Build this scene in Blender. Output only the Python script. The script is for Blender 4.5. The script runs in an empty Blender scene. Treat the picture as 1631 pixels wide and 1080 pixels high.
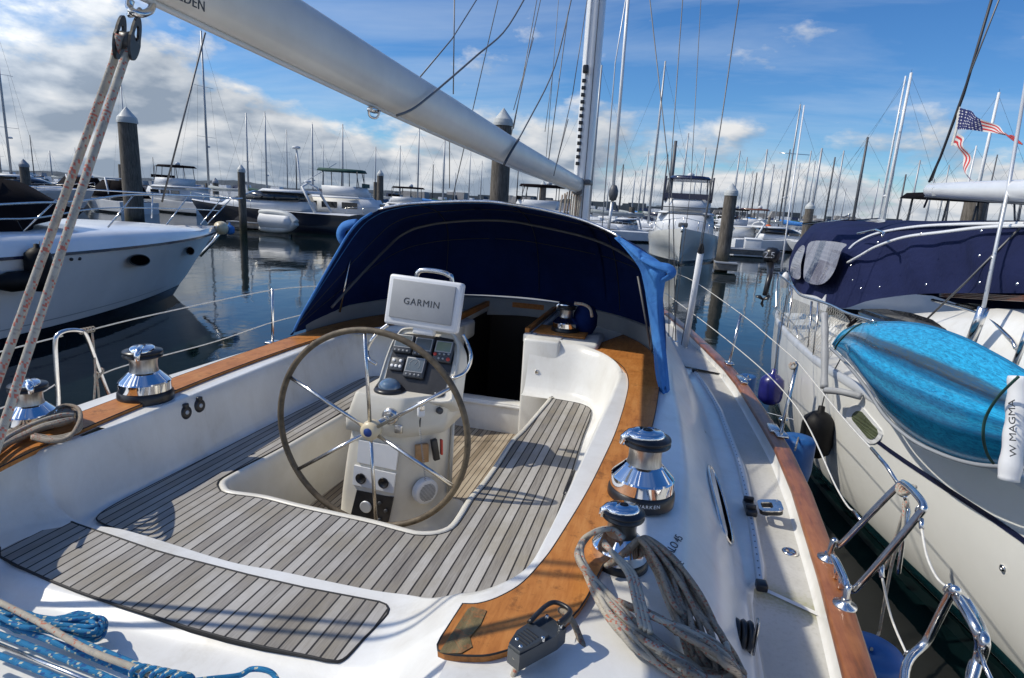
import bpy, bmesh, math, random
from mathutils import Vector, Matrix
from mathutils.geometry import tessellate_polygon
random.seed(7)
R = math.radians
V = Vector
C = bpy.context.scene.collection
sc = bpy.context.scene

# ---------------------------------------------------------------- camera
FPX, CX, CY, ZC = 960.0, 815.5, 540.0, 2.9
fwd = V((1072-CX, CY-338, -FPX)).normalized()
up = V((.06, 1, (.06*(1072-CX)+(CY-338))/FPX)).normalized()
right = fwd.cross(up)
CM = Matrix((right, fwd, up))              # camera space -> world
CAM = V((0, 0, ZC))
cd = bpy.data.cameras.new('camera'); cam = bpy.data.objects.new('camera', cd); C.objects.link(cam)
cd.sensor_width = 36; cd.lens = FPX/1631*36; cd.clip_start = .05; cd.clip_end = 6000
cam.matrix_world = Matrix.Translation(CAM) @ CM.to_4x4()
sc.camera = cam
def ray(px, py): return CM @ V((px-CX, CY-py, -FPX))
def PZ(px, py, z):                          # pixel -> point on the level z
    v = ray(px, py); return CAM + v*((z-ZC)/v.z)
def PY(px, py, y):
    v = ray(px, py); return CAM + v*(y/v.y)
def PX(px, py, x):
    v = ray(px, py); return CAM + v*(x/v.x)

# ---------------------------------------------------------------- light
SUN = V((-.89, -.20, 1.0)).normalized()
sd = bpy.data.lights.new('sun', 'SUN'); sun = bpy.data.objects.new('sun', sd); C.objects.link(sun)
sd.energy = 3.5; sd.angle = R(.55); sd.color = (1, .93, .80)
sun.rotation_euler = SUN.to_track_quat('Z', 'Y').to_euler()
sc.view_settings.view_transform = 'Standard'; sc.view_settings.look = 'None'
sc.view_settings.exposure = 0; sc.view_settings.gamma = 1
W = bpy.data.worlds.new('World'); sc.world = W; W.use_nodes = True
def build_world():
    nt = W.node_tree; N = nt.nodes; L = nt.links; N.clear()
    def nd(t, **k):
        n = N.new(t)
        for a, b in k.items(): setattr(n, a, b)
        return n
    def mth(op, a, b=None, c=None, clamp=False):
        n = nd('ShaderNodeMath', operation=op, use_clamp=clamp)
        for i, x in enumerate((a, b, c)):
            if x is None: continue
            if isinstance(x, (int, float)): n.inputs[i].default_value = x
            else: L.new(x, n.inputs[i])
        return n.outputs[0]
    out = nd('ShaderNodeOutputWorld'); bg = nd('ShaderNodeBackground'); bg.inputs[1].default_value = .15
    sky = nd('ShaderNodeTexSky', sky_type='NISHITA', sun_disc=False, sun_elevation=math.asin(SUN.z),
             sun_rotation=math.atan2(SUN.x, SUN.y), altitude=0, air_density=1.0, dust_density=.25, ozone_density=1.4)
    tc = nd('ShaderNodeTexCoord'); sp = nd('ShaderNodeSeparateXYZ'); L.new(tc.outputs['Generated'], sp.inputs[0])
    x, y, z = sp.outputs
    # cumulus bank near the horizon: coordinates stretched sideways
    zc = mth('MAXIMUM', z, 0.0)
    zz = mth('POWER', mth('ADD', zc, .0001), .75)
    cb = nd('ShaderNodeCombineXYZ')
    L.new(mth('MULTIPLY', x, 3.5), cb.inputs[0]); L.new(mth('MULTIPLY', y, 3.5), cb.inputs[1]); L.new(mth('MULTIPLY', zz, 6.4), cb.inputs[2])
    def noise(vec, sc_, det, ro, dist=0.0):
        n = nd('ShaderNodeTexNoise'); n.inputs['Scale'].default_value = sc_; n.inputs['Detail'].default_value = det
        n.inputs['Roughness'].default_value = ro; n.inputs['Distortion'].default_value = dist; L.new(vec, n.inputs[0]); return n.outputs[0]
    def rng(v, a, b, lo=0.0, hi=1.0):
        n = nd('ShaderNodeMapRange', clamp=True); L.new(v, n.inputs[0])
        for i, q in enumerate((a, b, lo, hi)): n.inputs[i+1].default_value = q
        return n.outputs[0]
    n1 = noise(cb.outputs[0], 1.5, 10, .56, .1)
    off = nd('ShaderNodeVectorMath', operation='ADD'); L.new(cb.outputs[0], off.inputs[0]); off.inputs[1].default_value = (-.09, -.02, .13)
    n1s = noise(off.outputs[0], 1.5, 4, .5, .1)
    # more cloud low down and towards the left (west), open blue overhead to the right
    left = rng(mth('SUBTRACT', mth('MULTIPLY', y, .55), x), -.55, .95, -.10, .11)
    low = rng(zc, .02, .18, .22, -.09)
    top = rng(zc, .20, .40, .0, -.13)
    back_fill = rng(y, .15, -.45, 0, .26)  # extra unseen cloud behind the camera, added as neutral fill light
    cov = mth('ADD', mth('ADD', mth('ADD', low, left), top), back_fill)
    dens = rng(mth('ADD', n1, cov), .54, .65)
    cb2 = nd('ShaderNodeCombineXYZ'); zi = mth('DIVIDE', 1.0, mth('ADD', zc, .12))
    L.new(mth('MULTIPLY', mth('MULTIPLY', x, zi), .5), cb2.inputs[0]); L.new(mth('MULTIPLY', mth('MULTIPLY', y, zi), 1.3), cb2.inputs[1])
    n2 = noise(cb2.outputs[0], 1.3, 6, .6, .4)
    thin = rng(mth('ADD', n2, mth('MULTIPLY', left, .9)), .46, .95, 0, .5)
    lit = rng(mth('SUBTRACT', n1, n1s), -.10, .10)
    core = rng(mth('ADD', n1, cov), .62, .98)
    li = mth('SUBTRACT', lit, mth('MULTIPLY', core, .40), clamp=True)
    cr = nd('ShaderNodeValToRGB'); L.new(li, cr.inputs[0])
    e = cr.color_ramp.elements; e[0].color = (1.9, 2.35, 3.0, 1); e[1].color = (5.7, 5.7, 5.7, 1)
    m = cr.color_ramp.elements.new(.42); m.color = (3.5, 3.85, 4.3, 1)
    hs = nd('ShaderNodeHueSaturation'); hs.inputs['Saturation'].default_value = 1.25; hs.inputs['Value'].default_value = .66; L.new(sky.outputs[0], hs.inputs['Color'])
    tint = nd('ShaderNodeMix', data_type='RGBA', blend_type='MULTIPLY'); tint.inputs[0].default_value = 1; L.new(hs.outputs[0], tint.inputs[6]); tint.inputs[7].default_value = (.64, .93, 1.24, 1)
    mx2 = nd('ShaderNodeMix', data_type='RGBA'); L.new(thin, mx2.inputs[0]); L.new(tint.outputs[2], mx2.inputs[6]); mx2.inputs[7].default_value = (4.6, 5.2, 5.9, 1)
    mx = nd('ShaderNodeMix', data_type='RGBA'); L.new(dens, mx.inputs[0]); L.new(mx2.outputs[2], mx.inputs[6]); L.new(cr.outputs[0], mx.inputs[7])
    dt = nd('ShaderNodeVectorMath', operation='DOT_PRODUCT'); L.new(tc.outputs['Generated'], dt.inputs[0]); dt.inputs[1].default_value = tuple(SUN)
    fill_glow = rng(dt.outputs['Value'], .46, .95, 1.0, 3.6)      # cloud towards the sun brightened, added to lift the shaded sides
    gm = nd('ShaderNodeVectorMath', operation='SCALE'); L.new(cr.outputs[0], gm.inputs[0]); L.new(fill_glow, gm.inputs['Scale']); L.new(gm.outputs[0], mx.inputs[7])
    L.new(mx.outputs[2], bg.inputs[0]); L.new(bg.outputs[0], out.inputs[0])
build_world()

# ---------------------------------------------------------------- materials
MAT = {}
class NT:
    def __init__(s, name):
        s.m = bpy.data.materials.new(name); s.m.use_nodes = True; s.t = s.m.node_tree; s.N = s.t.nodes; s.L = s.t.links
        s.b = s.N['Principled BSDF']; s.tc = None; MAT[name] = s.m
    def nd(s, t, **k):
        n = s.N.new(t)
        for a, b in k.items(): setattr(n, a, b)
        return n
    def set(s, **k):
        for a, b in k.items():
            i = s.b.inputs[a.replace('_', ' ')]
            if hasattr(b, 'links') or isinstance(b, bpy.types.NodeSocket): s.L.new(b, i)
            else: i.default_value = (b + (1,)) if isinstance(b, tuple) and len(b) == 3 else b
        return s
    def co(s, which='Object', scale=(1, 1, 1)):
        if s.tc is None: s.tc = s.nd('ShaderNodeTexCoord')
        mp = s.nd('ShaderNodeMapping'); mp.inputs['Scale'].default_value = scale; s.L.new(s.tc.outputs[which], mp.inputs[0]); return mp.outputs[0]
    def noise(s, vec, scale=5, det=4, rough=.55, dist=0):
        n = s.nd('ShaderNodeTexNoise'); s.L.new(vec, n.inputs[0]); n.inputs['Scale'].default_value = scale
        n.inputs['Detail'].default_value = det; n.inputs['Roughness'].default_value = rough; n.inputs['Distortion'].default_value = dist
        return n.outputs[0]
    def ramp(s, fac, *st):
        n = s.nd('ShaderNodeValToRGB'); s.L.new(fac, n.inputs[0]); e = n.color_ramp.elements
        e[0].position, e[0].color = st[0][0], tuple(st[0][1]) + (1,)
        e[1].position, e[1].color = st[-1][0], tuple(st[-1][1]) + (1,)
        for p, c in st[1:-1]: q = e.new(p); q.color = tuple(c) + (1,)
        return n.outputs[0]
    def mth(s, op, a, b=None, c=None, clamp=False):
        n = s.nd('ShaderNodeMath', operation=op, use_clamp=clamp)
        for i, x in enumerate((a, b, c)):
            if x is None: continue
            if isinstance(x, (int, float)): n.inputs[i].default_value = x
            else: s.L.new(x, n.inputs[i])
        return n.outputs[0]
    def mix(s, f, a, b, mode='MIX'):
        n = s.nd('ShaderNodeMix', data_type='RGBA', blend_type=mode)
        for i, x in ((0, f), (6, a), (7, b)):
            if isinstance(x, (int, float)): n.inputs[i].default_value = x
            elif isinstance(x, tuple): n.inputs[i].default_value = x + (1,) if len(x) == 3 else x
            else: s.L.new(x, n.inputs[i])
        return n.outputs[2]
    def bump(s, h, st=.3, d=.01):
        n = s.nd('ShaderNodeBump'); n.inputs['Strength'].default_value = st; n.inputs['Distance'].default_value = d
        s.L.new(h, n.inputs['Height']); s.L.new(n.outputs[0], s.b.inputs['Normal']); return s
    def xyz(s, vec):
        n = s.nd('ShaderNodeSeparateXYZ'); s.L.new(vec, n.inputs[0]); return n.outputs

def plain(name, col, rough=.5, metal=0.0, var=.12, scale=3, coat=0, **k):
    t = NT(name); n = t.noise(t.co(), scale, 5, .6)
    lo = tuple(c*(1-var) for c in col); hi = tuple(min(1, c*(1+var)) for c in col)
    t.set(Base_Color=t.ramp(n, (.3, lo), (.7, hi)), Metallic=metal, Roughness=rough)
    if coat: t.set(Coat_Weight=coat, Coat_Roughness=.08)
    t.set(**k) if k else None
    return t
def build_materials():
    # glossy moulded plastic of the deck, faint dirt
    t = NT('gelcoat'); c = t.co(); n = t.noise(c, 2.3, 8, .65); n2 = t.noise(c, 34, 3, .7)
    n4 = t.noise(t.co(scale=(1, 1, .35)), 7, 8, .75, .5)
    base = t.ramp(t.mth('ADD', t.mth('MULTIPLY', n, .55), t.mth('MULTIPLY', n4, .45)), (.30, (.60, .575, .51)), (.45, (.74, .73, .69)), (.6, (.81, .81, .78)))
    spots = t.ramp(n2, (.0, (0, 0, 0)), (.70, (0, 0, 0)), (.80, (.22, .22, .22)))
    t.set(Base_Color=t.mix(spots, base, (.55, .50, .40)), Roughness=t.mth('ADD', t.mth('MULTIPLY', n, .2), .22), Coat_Weight=.3, Coat_Roughness=.12)
    t.bump(n, .05, .02)
    t = NT('cream_gelcoat'); c = t.co(); n = t.noise(c, 3.5, 8, .65)
    t.set(Base_Color=t.ramp(n, (.25, (.62, .58, .48)), (.65, (.74, .71, .63))), Roughness=.35, Coat_Weight=.2)
    t = NT('nonskid_deck'); c = t.co(); n = t.noise(c, 1.4, 7, .65); v = t.nd('ShaderNodeTexVoronoi'); v.inputs['Scale'].default_value = 260; t.L.new(c, v.inputs[0])
    n3 = t.noise(c, 60, 3, .6)
    base = t.ramp(n, (.3, (.47, .455, .40)), (.55, (.57, .56, .52)), (.75, (.63, .625, .59)))
    x, y, z = t.xyz(c); wy = t.mth('ADD', t.mth('ADD', y, t.mth('MULTIPLY', x, .35)), t.mth('MULTIPLY', n3, .16))
    stn = t.mth('SUBTRACT', 1.0, t.mth('MULTIPLY', t.mth('ABSOLUTE', t.mth('SUBTRACT', wy, 2.70)), 9.0), clamp=True)
    base = t.mix(t.mth('MULTIPLY', stn, .75), base, (.27, .26, .10))
    t.set(Base_Color=t.mix(t.ramp(n3, (.5, (0, 0, 0)), (.75, (.35, .35, .35))), base, (.34, .33, .28)), Roughness=.7); t.bump(v.outputs[0], .35, .002)
    # weathered teak: planks along y, black caulking
    def planks(name, w, cols, caulk, cw=.075):
        t = NT(name); c = t.co(); x, y, z = t.xyz(c)
        q = t.mth('DIVIDE', x, w); fr = t.mth('FRACT', q); fl = t.mth('FLOOR', q)
        wn = t.nd('ShaderNodeTexWhiteNoise', noise_dimensions='1D'); t.L.new(fl, wn.inputs['W'])
        g = t.noise(t.co(scale=(1, .05, 1)), 190, 6, .7, .3); g2 = t.noise(t.co(scale=(1, .25, 1)), 9, 5, .6)
        f = t.mth('ADD', t.mth('MULTIPLY', g, .55), t.mth('MULTIPLY', g2, .45))
        f = t.mth('ADD', f, t.mth('MULTIPLY', t.mth('SUBTRACT', wn.outputs[0], .5), .42))
        base = t.ramp(f, (.25, cols[0]), (.5, cols[1]), (.75, cols[2]))
        st = t.noise(c, 4.5, 5, .6); base = t.mix(t.ramp(st, (.45, (0, 0, 0)), (.75, (.75, .75, .75))), base, cols[3])
        ed = t.mth('GREATER_THAN', t.mth('ABSOLUTE', t.mth('SUBTRACT', fr, .5)), .5-cw)
        t.set(Base_Color=t.mix(ed, base, caulk), Roughness=.75); t.bump(t.mth('ADD', t.mth('MULTIPLY', g, .4), t.mth('MULTIPLY', ed, -.8)), .5, .003)
    planks('weathered_teak', .0452, ((.19, .172, .152), (.345, .325, .295), (.48, .46, .43), (.27, .235, .17)), (.02, .018, .018))
    planks('sole_teak', .036, ((.20, .155, .10), (.36, .29, .21), (.48, .41, .31), (.24, .19, .13)), (.03, .02, .015))
    # oiled, varnished teak
    t = NT('varnished_teak'); c = t.co(scale=(1, .12, 1)); g = t.noise(c, 60, 6, .65, .6); n = t.noise(t.co(), 3.2, 6, .7); n2 = t.noise(t.co(), 21, 5, .7)
    f = t.mth('ADD', t.mth('MULTIPLY', g, .5), t.mth('MULTIPLY', n, .5))
    base = t.ramp(f, (.3, (.27, .085, .018)), (.5, (.47, .18, .042)), (.68, (.58, .26, .075)))
    t.set(Base_Color=t.mix(t.ramp(n2, (.56, (0, 0, 0)), (.70, (.7, .7, .7))), base, (.15, .06, .02)), Roughness=t.mth('ADD', t.mth('MULTIPLY', n2, .25), .38), Specular_IOR_Level=.3, Coat_Weight=.06, Coat_Roughness=.2)
    t.bump(g, .12, .003)
    t = NT('worn_teak'); c = t.co(); n = t.noise(c, 16, 9, .75, 1.2); g = t.noise(t.co(scale=(1, .2, 1)), 50, 5, .6)
    base = t.ramp(g, (.3, (.25, .08, .02)), (.7, (.46, .17, .05)))
    t.set(Base_Color=t.mix(t.ramp(n, (.36, (0, 0, 0)), (.50, (1, 1, 1))), base, t.ramp(g, (.3, (.085, .065, .02)), (.7, (.25, .19, .085)))), Roughness=.6); t.bump(n, .8, .006)
    t = NT('toe_rail_teak'); c = t.co(scale=(1, .1, 1)); g = t.noise(c, 50, 6, .65, .4); n = t.noise(t.co(), 1.6, 7, .7)
    t.set(Base_Color=t.ramp(t.mth('ADD', t.mth('MULTIPLY', g, .35), t.mth('MULTIPLY', n, .65)), (.36, (.05, .022, .012)), (.5, (.25, .085, .028)), (.66, (.42, .165, .055))), Roughness=.35, Coat_Weight=.3, Coat_Roughness=.2)
    t = NT('chrome'); n = t.noise(t.co(), 22, 4, .6); t.set(Base_Color=(.84, .84, .85), Metallic=1.0, Roughness=t.mth('ADD', t.mth('MULTIPLY', n, .10), .015))
    t = NT('brushed_steel'); n = t.noise(t.co(scale=(1, 1, .08)), 120, 4, .6); t.set(Base_Color=t.ramp(n, (.3, (.38, .37, .35)), (.7, (.52, .51, .49))), Metallic=1.0, Roughness=.36)
    t = NT('stainless'); n = t.noise(t.co(), 18, 5, .7); t.set(Base_Color=t.ramp(n, (.35, (.62, .60, .57)), (.7, (.82, .81, .79))), Metallic=1.0, Roughness=t.mth('ADD', t.mth('MULTIPLY', n, .2), .1))
    plain('black_plastic', (.018, .018, .02), .32, var=.4, scale=20)
    plain('grey_plastic', (.055, .06, .068), .42, var=.25, scale=20)
    plain('clutch_grey', (.05, .058, .066), .38, .3, .2, 14)
    plain('rubber', (.015, .015, .016), .65, var=.4, scale=12)
    plain('white_plastic', (.74, .75, .76), .35, var=.06)
    plain('cover_grey', (.36, .37, .38), .55, var=.06, scale=8)
    plain('letter_grey', (.045, .05, .055), .5)
    plain('letter_white', (.75, .75, .75), .5)
    plain('white_paint', (.78, .79, .79), .32, coat=.3, var=.05)
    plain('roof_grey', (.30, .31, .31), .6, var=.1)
    plain('boom_paint', (.60, .595, .565), .38, coat=.2, var=.08, scale=4)
    plain('aluminium', (.60, .62, .64), .42, .35, .08, 2)
    plain('wheel_leather', (.115, .088, .055), .62, var=.5, scale=26)
    plain('hub_cream', (.66, .56, .38), .35)
    plain('blue_badge', (.015, .05, .22), .3)
    plain('red_plastic', (.55, .05, .03), .4)
    plain('wood_block', (.48, .27, .12), .6, var=.3, scale=10)
    plain('lcd_grey', (.11, .135, .15), .12, coat=.5, var=.1)
    plain('lcd_green', (.20, .26, .19), .12, coat=.5, var=.1)
    plain('line_white', (.66, .64, .58), .7, var=.15, scale=40)
    plain('wire_grey', (.16, .16, .16), .5, .5)
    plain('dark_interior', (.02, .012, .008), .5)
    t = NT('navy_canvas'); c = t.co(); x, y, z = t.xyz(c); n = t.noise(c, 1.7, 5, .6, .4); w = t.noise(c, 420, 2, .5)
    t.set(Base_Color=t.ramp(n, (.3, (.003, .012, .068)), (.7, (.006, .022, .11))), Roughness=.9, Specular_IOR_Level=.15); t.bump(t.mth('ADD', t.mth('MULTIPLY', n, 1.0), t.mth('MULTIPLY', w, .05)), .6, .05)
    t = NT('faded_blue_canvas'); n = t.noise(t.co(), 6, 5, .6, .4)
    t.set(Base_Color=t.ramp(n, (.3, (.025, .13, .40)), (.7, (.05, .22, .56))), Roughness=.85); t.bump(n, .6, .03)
    t = NT('purple_navy_canvas'); c = t.co(); n = t.noise(c, .9, 5, .6, .8); w = t.noise(c, 7, 3, .5, 1.0)
    t.set(Base_Color=t.ramp(n, (.3, (.005, .009, .042)), (.7, (.009, .015, .066))), Roughness=.85, Specular_IOR_Level=.25); t.bump(t.mth('ADD', n, t.mth('MULTIPLY', w, .3)), .7, .06)
    plain('black_canvas', (.007, .005, .006), .9, var=.4, Specular_IOR_Level=.1)
    plain('dark_port', (.003, .003, .004), .9, Specular_IOR_Level=.0)
    plain('green_canvas', (.01, .055, .045), .8, var=.3)
    t = NT('clear_vinyl'); n = t.noise(t.co(), 3, 3, .5, .8); t.set(Base_Color=t.ramp(n, (.35, (.17, .17, .22)), (.7, (.27, .27, .33))), Roughness=.12, Coat_Weight=.6); t.bump(n, .5, .03)
    plain('tinted_glass', (.012, .014, .018), .06, var=.5, scale=2, coat=.6)
    plain('green_glass', (.05, .17, .17), .08, var=.4, scale=1, coat=.6)
    plain('portlight_glass', (.11, .13, .07), .1, var=.3, scale=3, coat=.6)
    # hulls
    for nm, col in (('hull_white', (.82, .83, .84)), ('hull_cream', (.84, .84, .80)), ('hull_navy', (.004, .005, .015)), ('hull_grey', (.30, .33, .36)), ('boot_teal', (.01, .07, .09)), ('boot_black', (.010, .012, .016)), ('stripe_navy', (.012, .016, .05))):
        plain(nm, col, .22, coat=.5, var=.05, scale=1.2)
    plain('far_white', (.62, .64, .66), .5, var=.12, scale=.6)
    plain('far_grey', (.28, .30, .33), .6, var=.25, scale=.5)
    plain('mast_metal', (.42, .44, .46), .45, .3, .1, .5)
    plain('mast_dark', (.10, .105, .115), .5, .2, .2, .5)
    plain('rig_dark', (.05, .052, .058), .5, .2)
    plain('sail_cover_grey', (.30, .33, .34), .8, var=.15, scale=2)
    plain('orange_buoy', (.55, .10, .02), .6)
    plain('rubber_white', (.50, .52, .51), .5, var=.1)
    plain('varnished_hull', (.14, .045, .015), .3, coat=.5, var=.4, scale=2)
    plain('fender_blue', (.012, .014, .16), .35, var=.25, scale=6, coat=.3)
    plain('fender_black', (.008, .008, .009), .55, var=.3, scale=9, Specular_IOR_Level=.2)
    plain('tub_blue', (.02, .11, .32), .5, var=.2, scale=6)
    t = NT('pile_wood'); c = t.co(scale=(1, 1, .12)); n = t.noise(c, 16, 7, .7, .6); x, y, z = t.xyz(t.co()); n2 = t.noise(t.co(), 2, 5, .6)
    wet = t.mth('MULTIPLY', t.mth('SUBTRACT', 1.35, t.mth('ADD', z, t.mth('MULTIPLY', n2, .5))), 1.6, clamp=True)
    base = t.ramp(n, (.3, (.045, .038, .031)), (.5, (.115, .10, .082)), (.7, (.22, .195, .165)))
    t.set(Base_Color=t.mix(wet, base, t.ramp(n2, (.4, (.012, .012, .010)), (.7, (.07, .065, .02)))), Roughness=.85); t.bump(n, .7, .02)
    t = NT('dock_wood'); n = t.noise(t.co(), 3, 6, .7); t.set(Base_Color=t.ramp(n, (.3, (.10, .09, .08)), (.7, (.26, .24, .21))), Roughness=.85)
    # flecked ropes: u runs round, v along in metres
    def rope(name, base, fl1, fl2, pitch=.011, rows=9, b2=None, thr=.8):
        t = NT(name); uv = t.co('UV'); u, v, _ = t.xyz(uv)
        cu = t.mth('FLOOR', t.mth('MULTIPLY', t.mth('ADD', u, t.mth('MULTIPLY', v, 6.0)), rows)); cv = t.mth('FLOOR', t.mth('DIVIDE', v, pitch))
        cb = t.nd('ShaderNodeCombineXYZ'); t.L.new(cu, cb.inputs[0]); t.L.new(cv, cb.inputs[1])
        wn = t.nd('ShaderNodeTexWhiteNoise', noise_dimensions='2D'); t.L.new(cb.outputs[0], wn.inputs[0])
        band = t.mth('SINE', t.mth('MULTIPLY', v, 6.283/.16))
        f1 = t.mth('GREATER_THAN', t.mth('ADD', wn.outputs[0], t.mth('MULTIPLY', band, .07)), thr)
        f2 = t.mth('LESS_THAN', wn.outputs[0], .10)
        n = t.noise(t.co(), 30, 4, .6); b = t.mix(t.ramp(n, (.3, (0, 0, 0)), (.7, (1, 1, 1))), base, b2 or tuple(q*.72 for q in base))
        c = t.mix(f1, b, fl1); c = t.mix(f2, c, fl2)
        h = t.mth('ABSOLUTE', t.mth('SINE', t.mth('MULTIPLY', t.mth('ADD', t.mth('MULTIPLY', v, 1/pitch), t.mth('MULTIPLY', u, rows)), 3.1416)))
        t.set(Base_Color=c, Roughness=.85); t.bump(h, .55, .002)
    rope('rope_sheet', (.52, .49, .42), (.50, .15, .11), (.36, .33, .29), .0042, 11, thr=.84)
    rope('rope_blue', (.012, .20, .42), (.52, .52, .40), (.01, .08, .26), .008, 8, thr=.90)
    rope('rope_old', (.32, .265, .20), (.28, .11, .07), (.17, .14, .11), .0048, 10, thr=.93)
    rope('rope_pale', (.47, .43, .35), (.44, .15, .10), (.34, .31, .27), .0048, 10, thr=.90)
    rope('rope_cream', (.50, .45, .36), (.48, .18, .11), (.38, .35, .30), .006, 9, thr=.90)
    # kayak: marbled blue plastic
    t = NT('kayak_blue'); uv = t.co('UV'); u, v, _ = t.xyz(uv)
    c = t.co('UV', (1.6, 5.0, 1)); n = t.noise(c, 3.2, 8, .62, .5); n2 = t.noise(t.co('UV', (9, 9, 1)), 6, 8, .75, .6); n3 = t.noise(t.co('UV', (3, 2, 1)), 2.2, 5, .6, 1.0)
    vv = t.mth('ADD', v, t.mth('MULTIPLY', t.mth('SUBTRACT', n, .5), .16))
    band = t.ramp(vv, (.0, (.03, .40, .70)), (.22, (.025, .42, .72)), (.28, (.05, .10, .13)), (.36, (.035, .045, .055)), (.41, (.012, .20, .42)), (.50, (.02, .40, .70)), (.60, (.012, .22, .48)), (.66, (.02, .36, .62)), (.76, (.008, .12, .28)), (.84, (.015, .28, .50)), (1.0, (.012, .20, .38)))
    band = t.mix(t.ramp(t.mth('ADD', t.mth('MULTIPLY', n3, .7), t.mth('MULTIPLY', n2, .3)), (.54, (0, 0, 0)), (.70, (.45, .45, .45))), band, (.03, .42, .70))
    t.set(Base_Color=t.mix(t.ramp(n2, (.42, (0, 0, 0)), (.64, (.8, .8, .8))), band, (.006, .075, .19)), Roughness=.25, Coat_Weight=.5, Coat_Roughness=.06)
    # water
    t = NT('water'); c = t.co(); n = t.noise(t.co(scale=(1, 1, 1)), .9, 6, .55, .4); n2 = t.noise(t.co(scale=(1.5, .7, 1)), .23, 4, .5)
    t.set(Base_Color=(.003, .009, .010), Roughness=.03, IOR=1.33, Specular_IOR_Level=.5)
    t.bump(t.mth('ADD', t.mth('MULTIPLY', n, .35), n2), .045, .5)
    t = NT('far_land'); n = t.noise(t.co(), .02, 6, .7); t.set(Base_Color=t.ramp(n, (.35, (.03, .045, .06)), (.7, (.08, .10, .12))), Roughness=.95)
    plain('town_wall', (.28, .27, .26), .8, var=.4, scale=.05)
build_materials()

# ---------------------------------------------------------------- mesh tools
def smoothpath(pts, n, closed=False):
    p = [V(q) for q in pts]; m = len(p); out = []
    segs = m if closed else m-1
    for k in range(n):
        t = k/(n if closed else n-1)*segs; i = min(int(t), segs-1); f = t-i
        g = (lambda j: p[j % m]) if closed else (lambda j: p[max(0, min(m-1, j))])
        a, b, c, d = g(i-1), g(i), g(i+1), g(i+2)
        out.append(.5*((2*b)+(c-a)*f+(2*a-5*b+4*c-d)*f*f+(3*b-a-3*c+d)*f**3))
    return out
def even(pts, n):                              # resample a polyline by length
    d = [0]
    for a, b in zip(pts, pts[1:]): d.append(d[-1]+(V(b)-V(a)).length)
    out = []; i = 0
    for k in range(n):
        s = d[-1]*k/(n-1)
        while i < len(d)-2 and d[i+1] < s: i += 1
        f = (s-d[i])/max(1e-9, d[i+1]-d[i]); out.append(V(pts[i]).lerp(V(pts[i+1]), min(1, max(0, f))))
    return out
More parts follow.
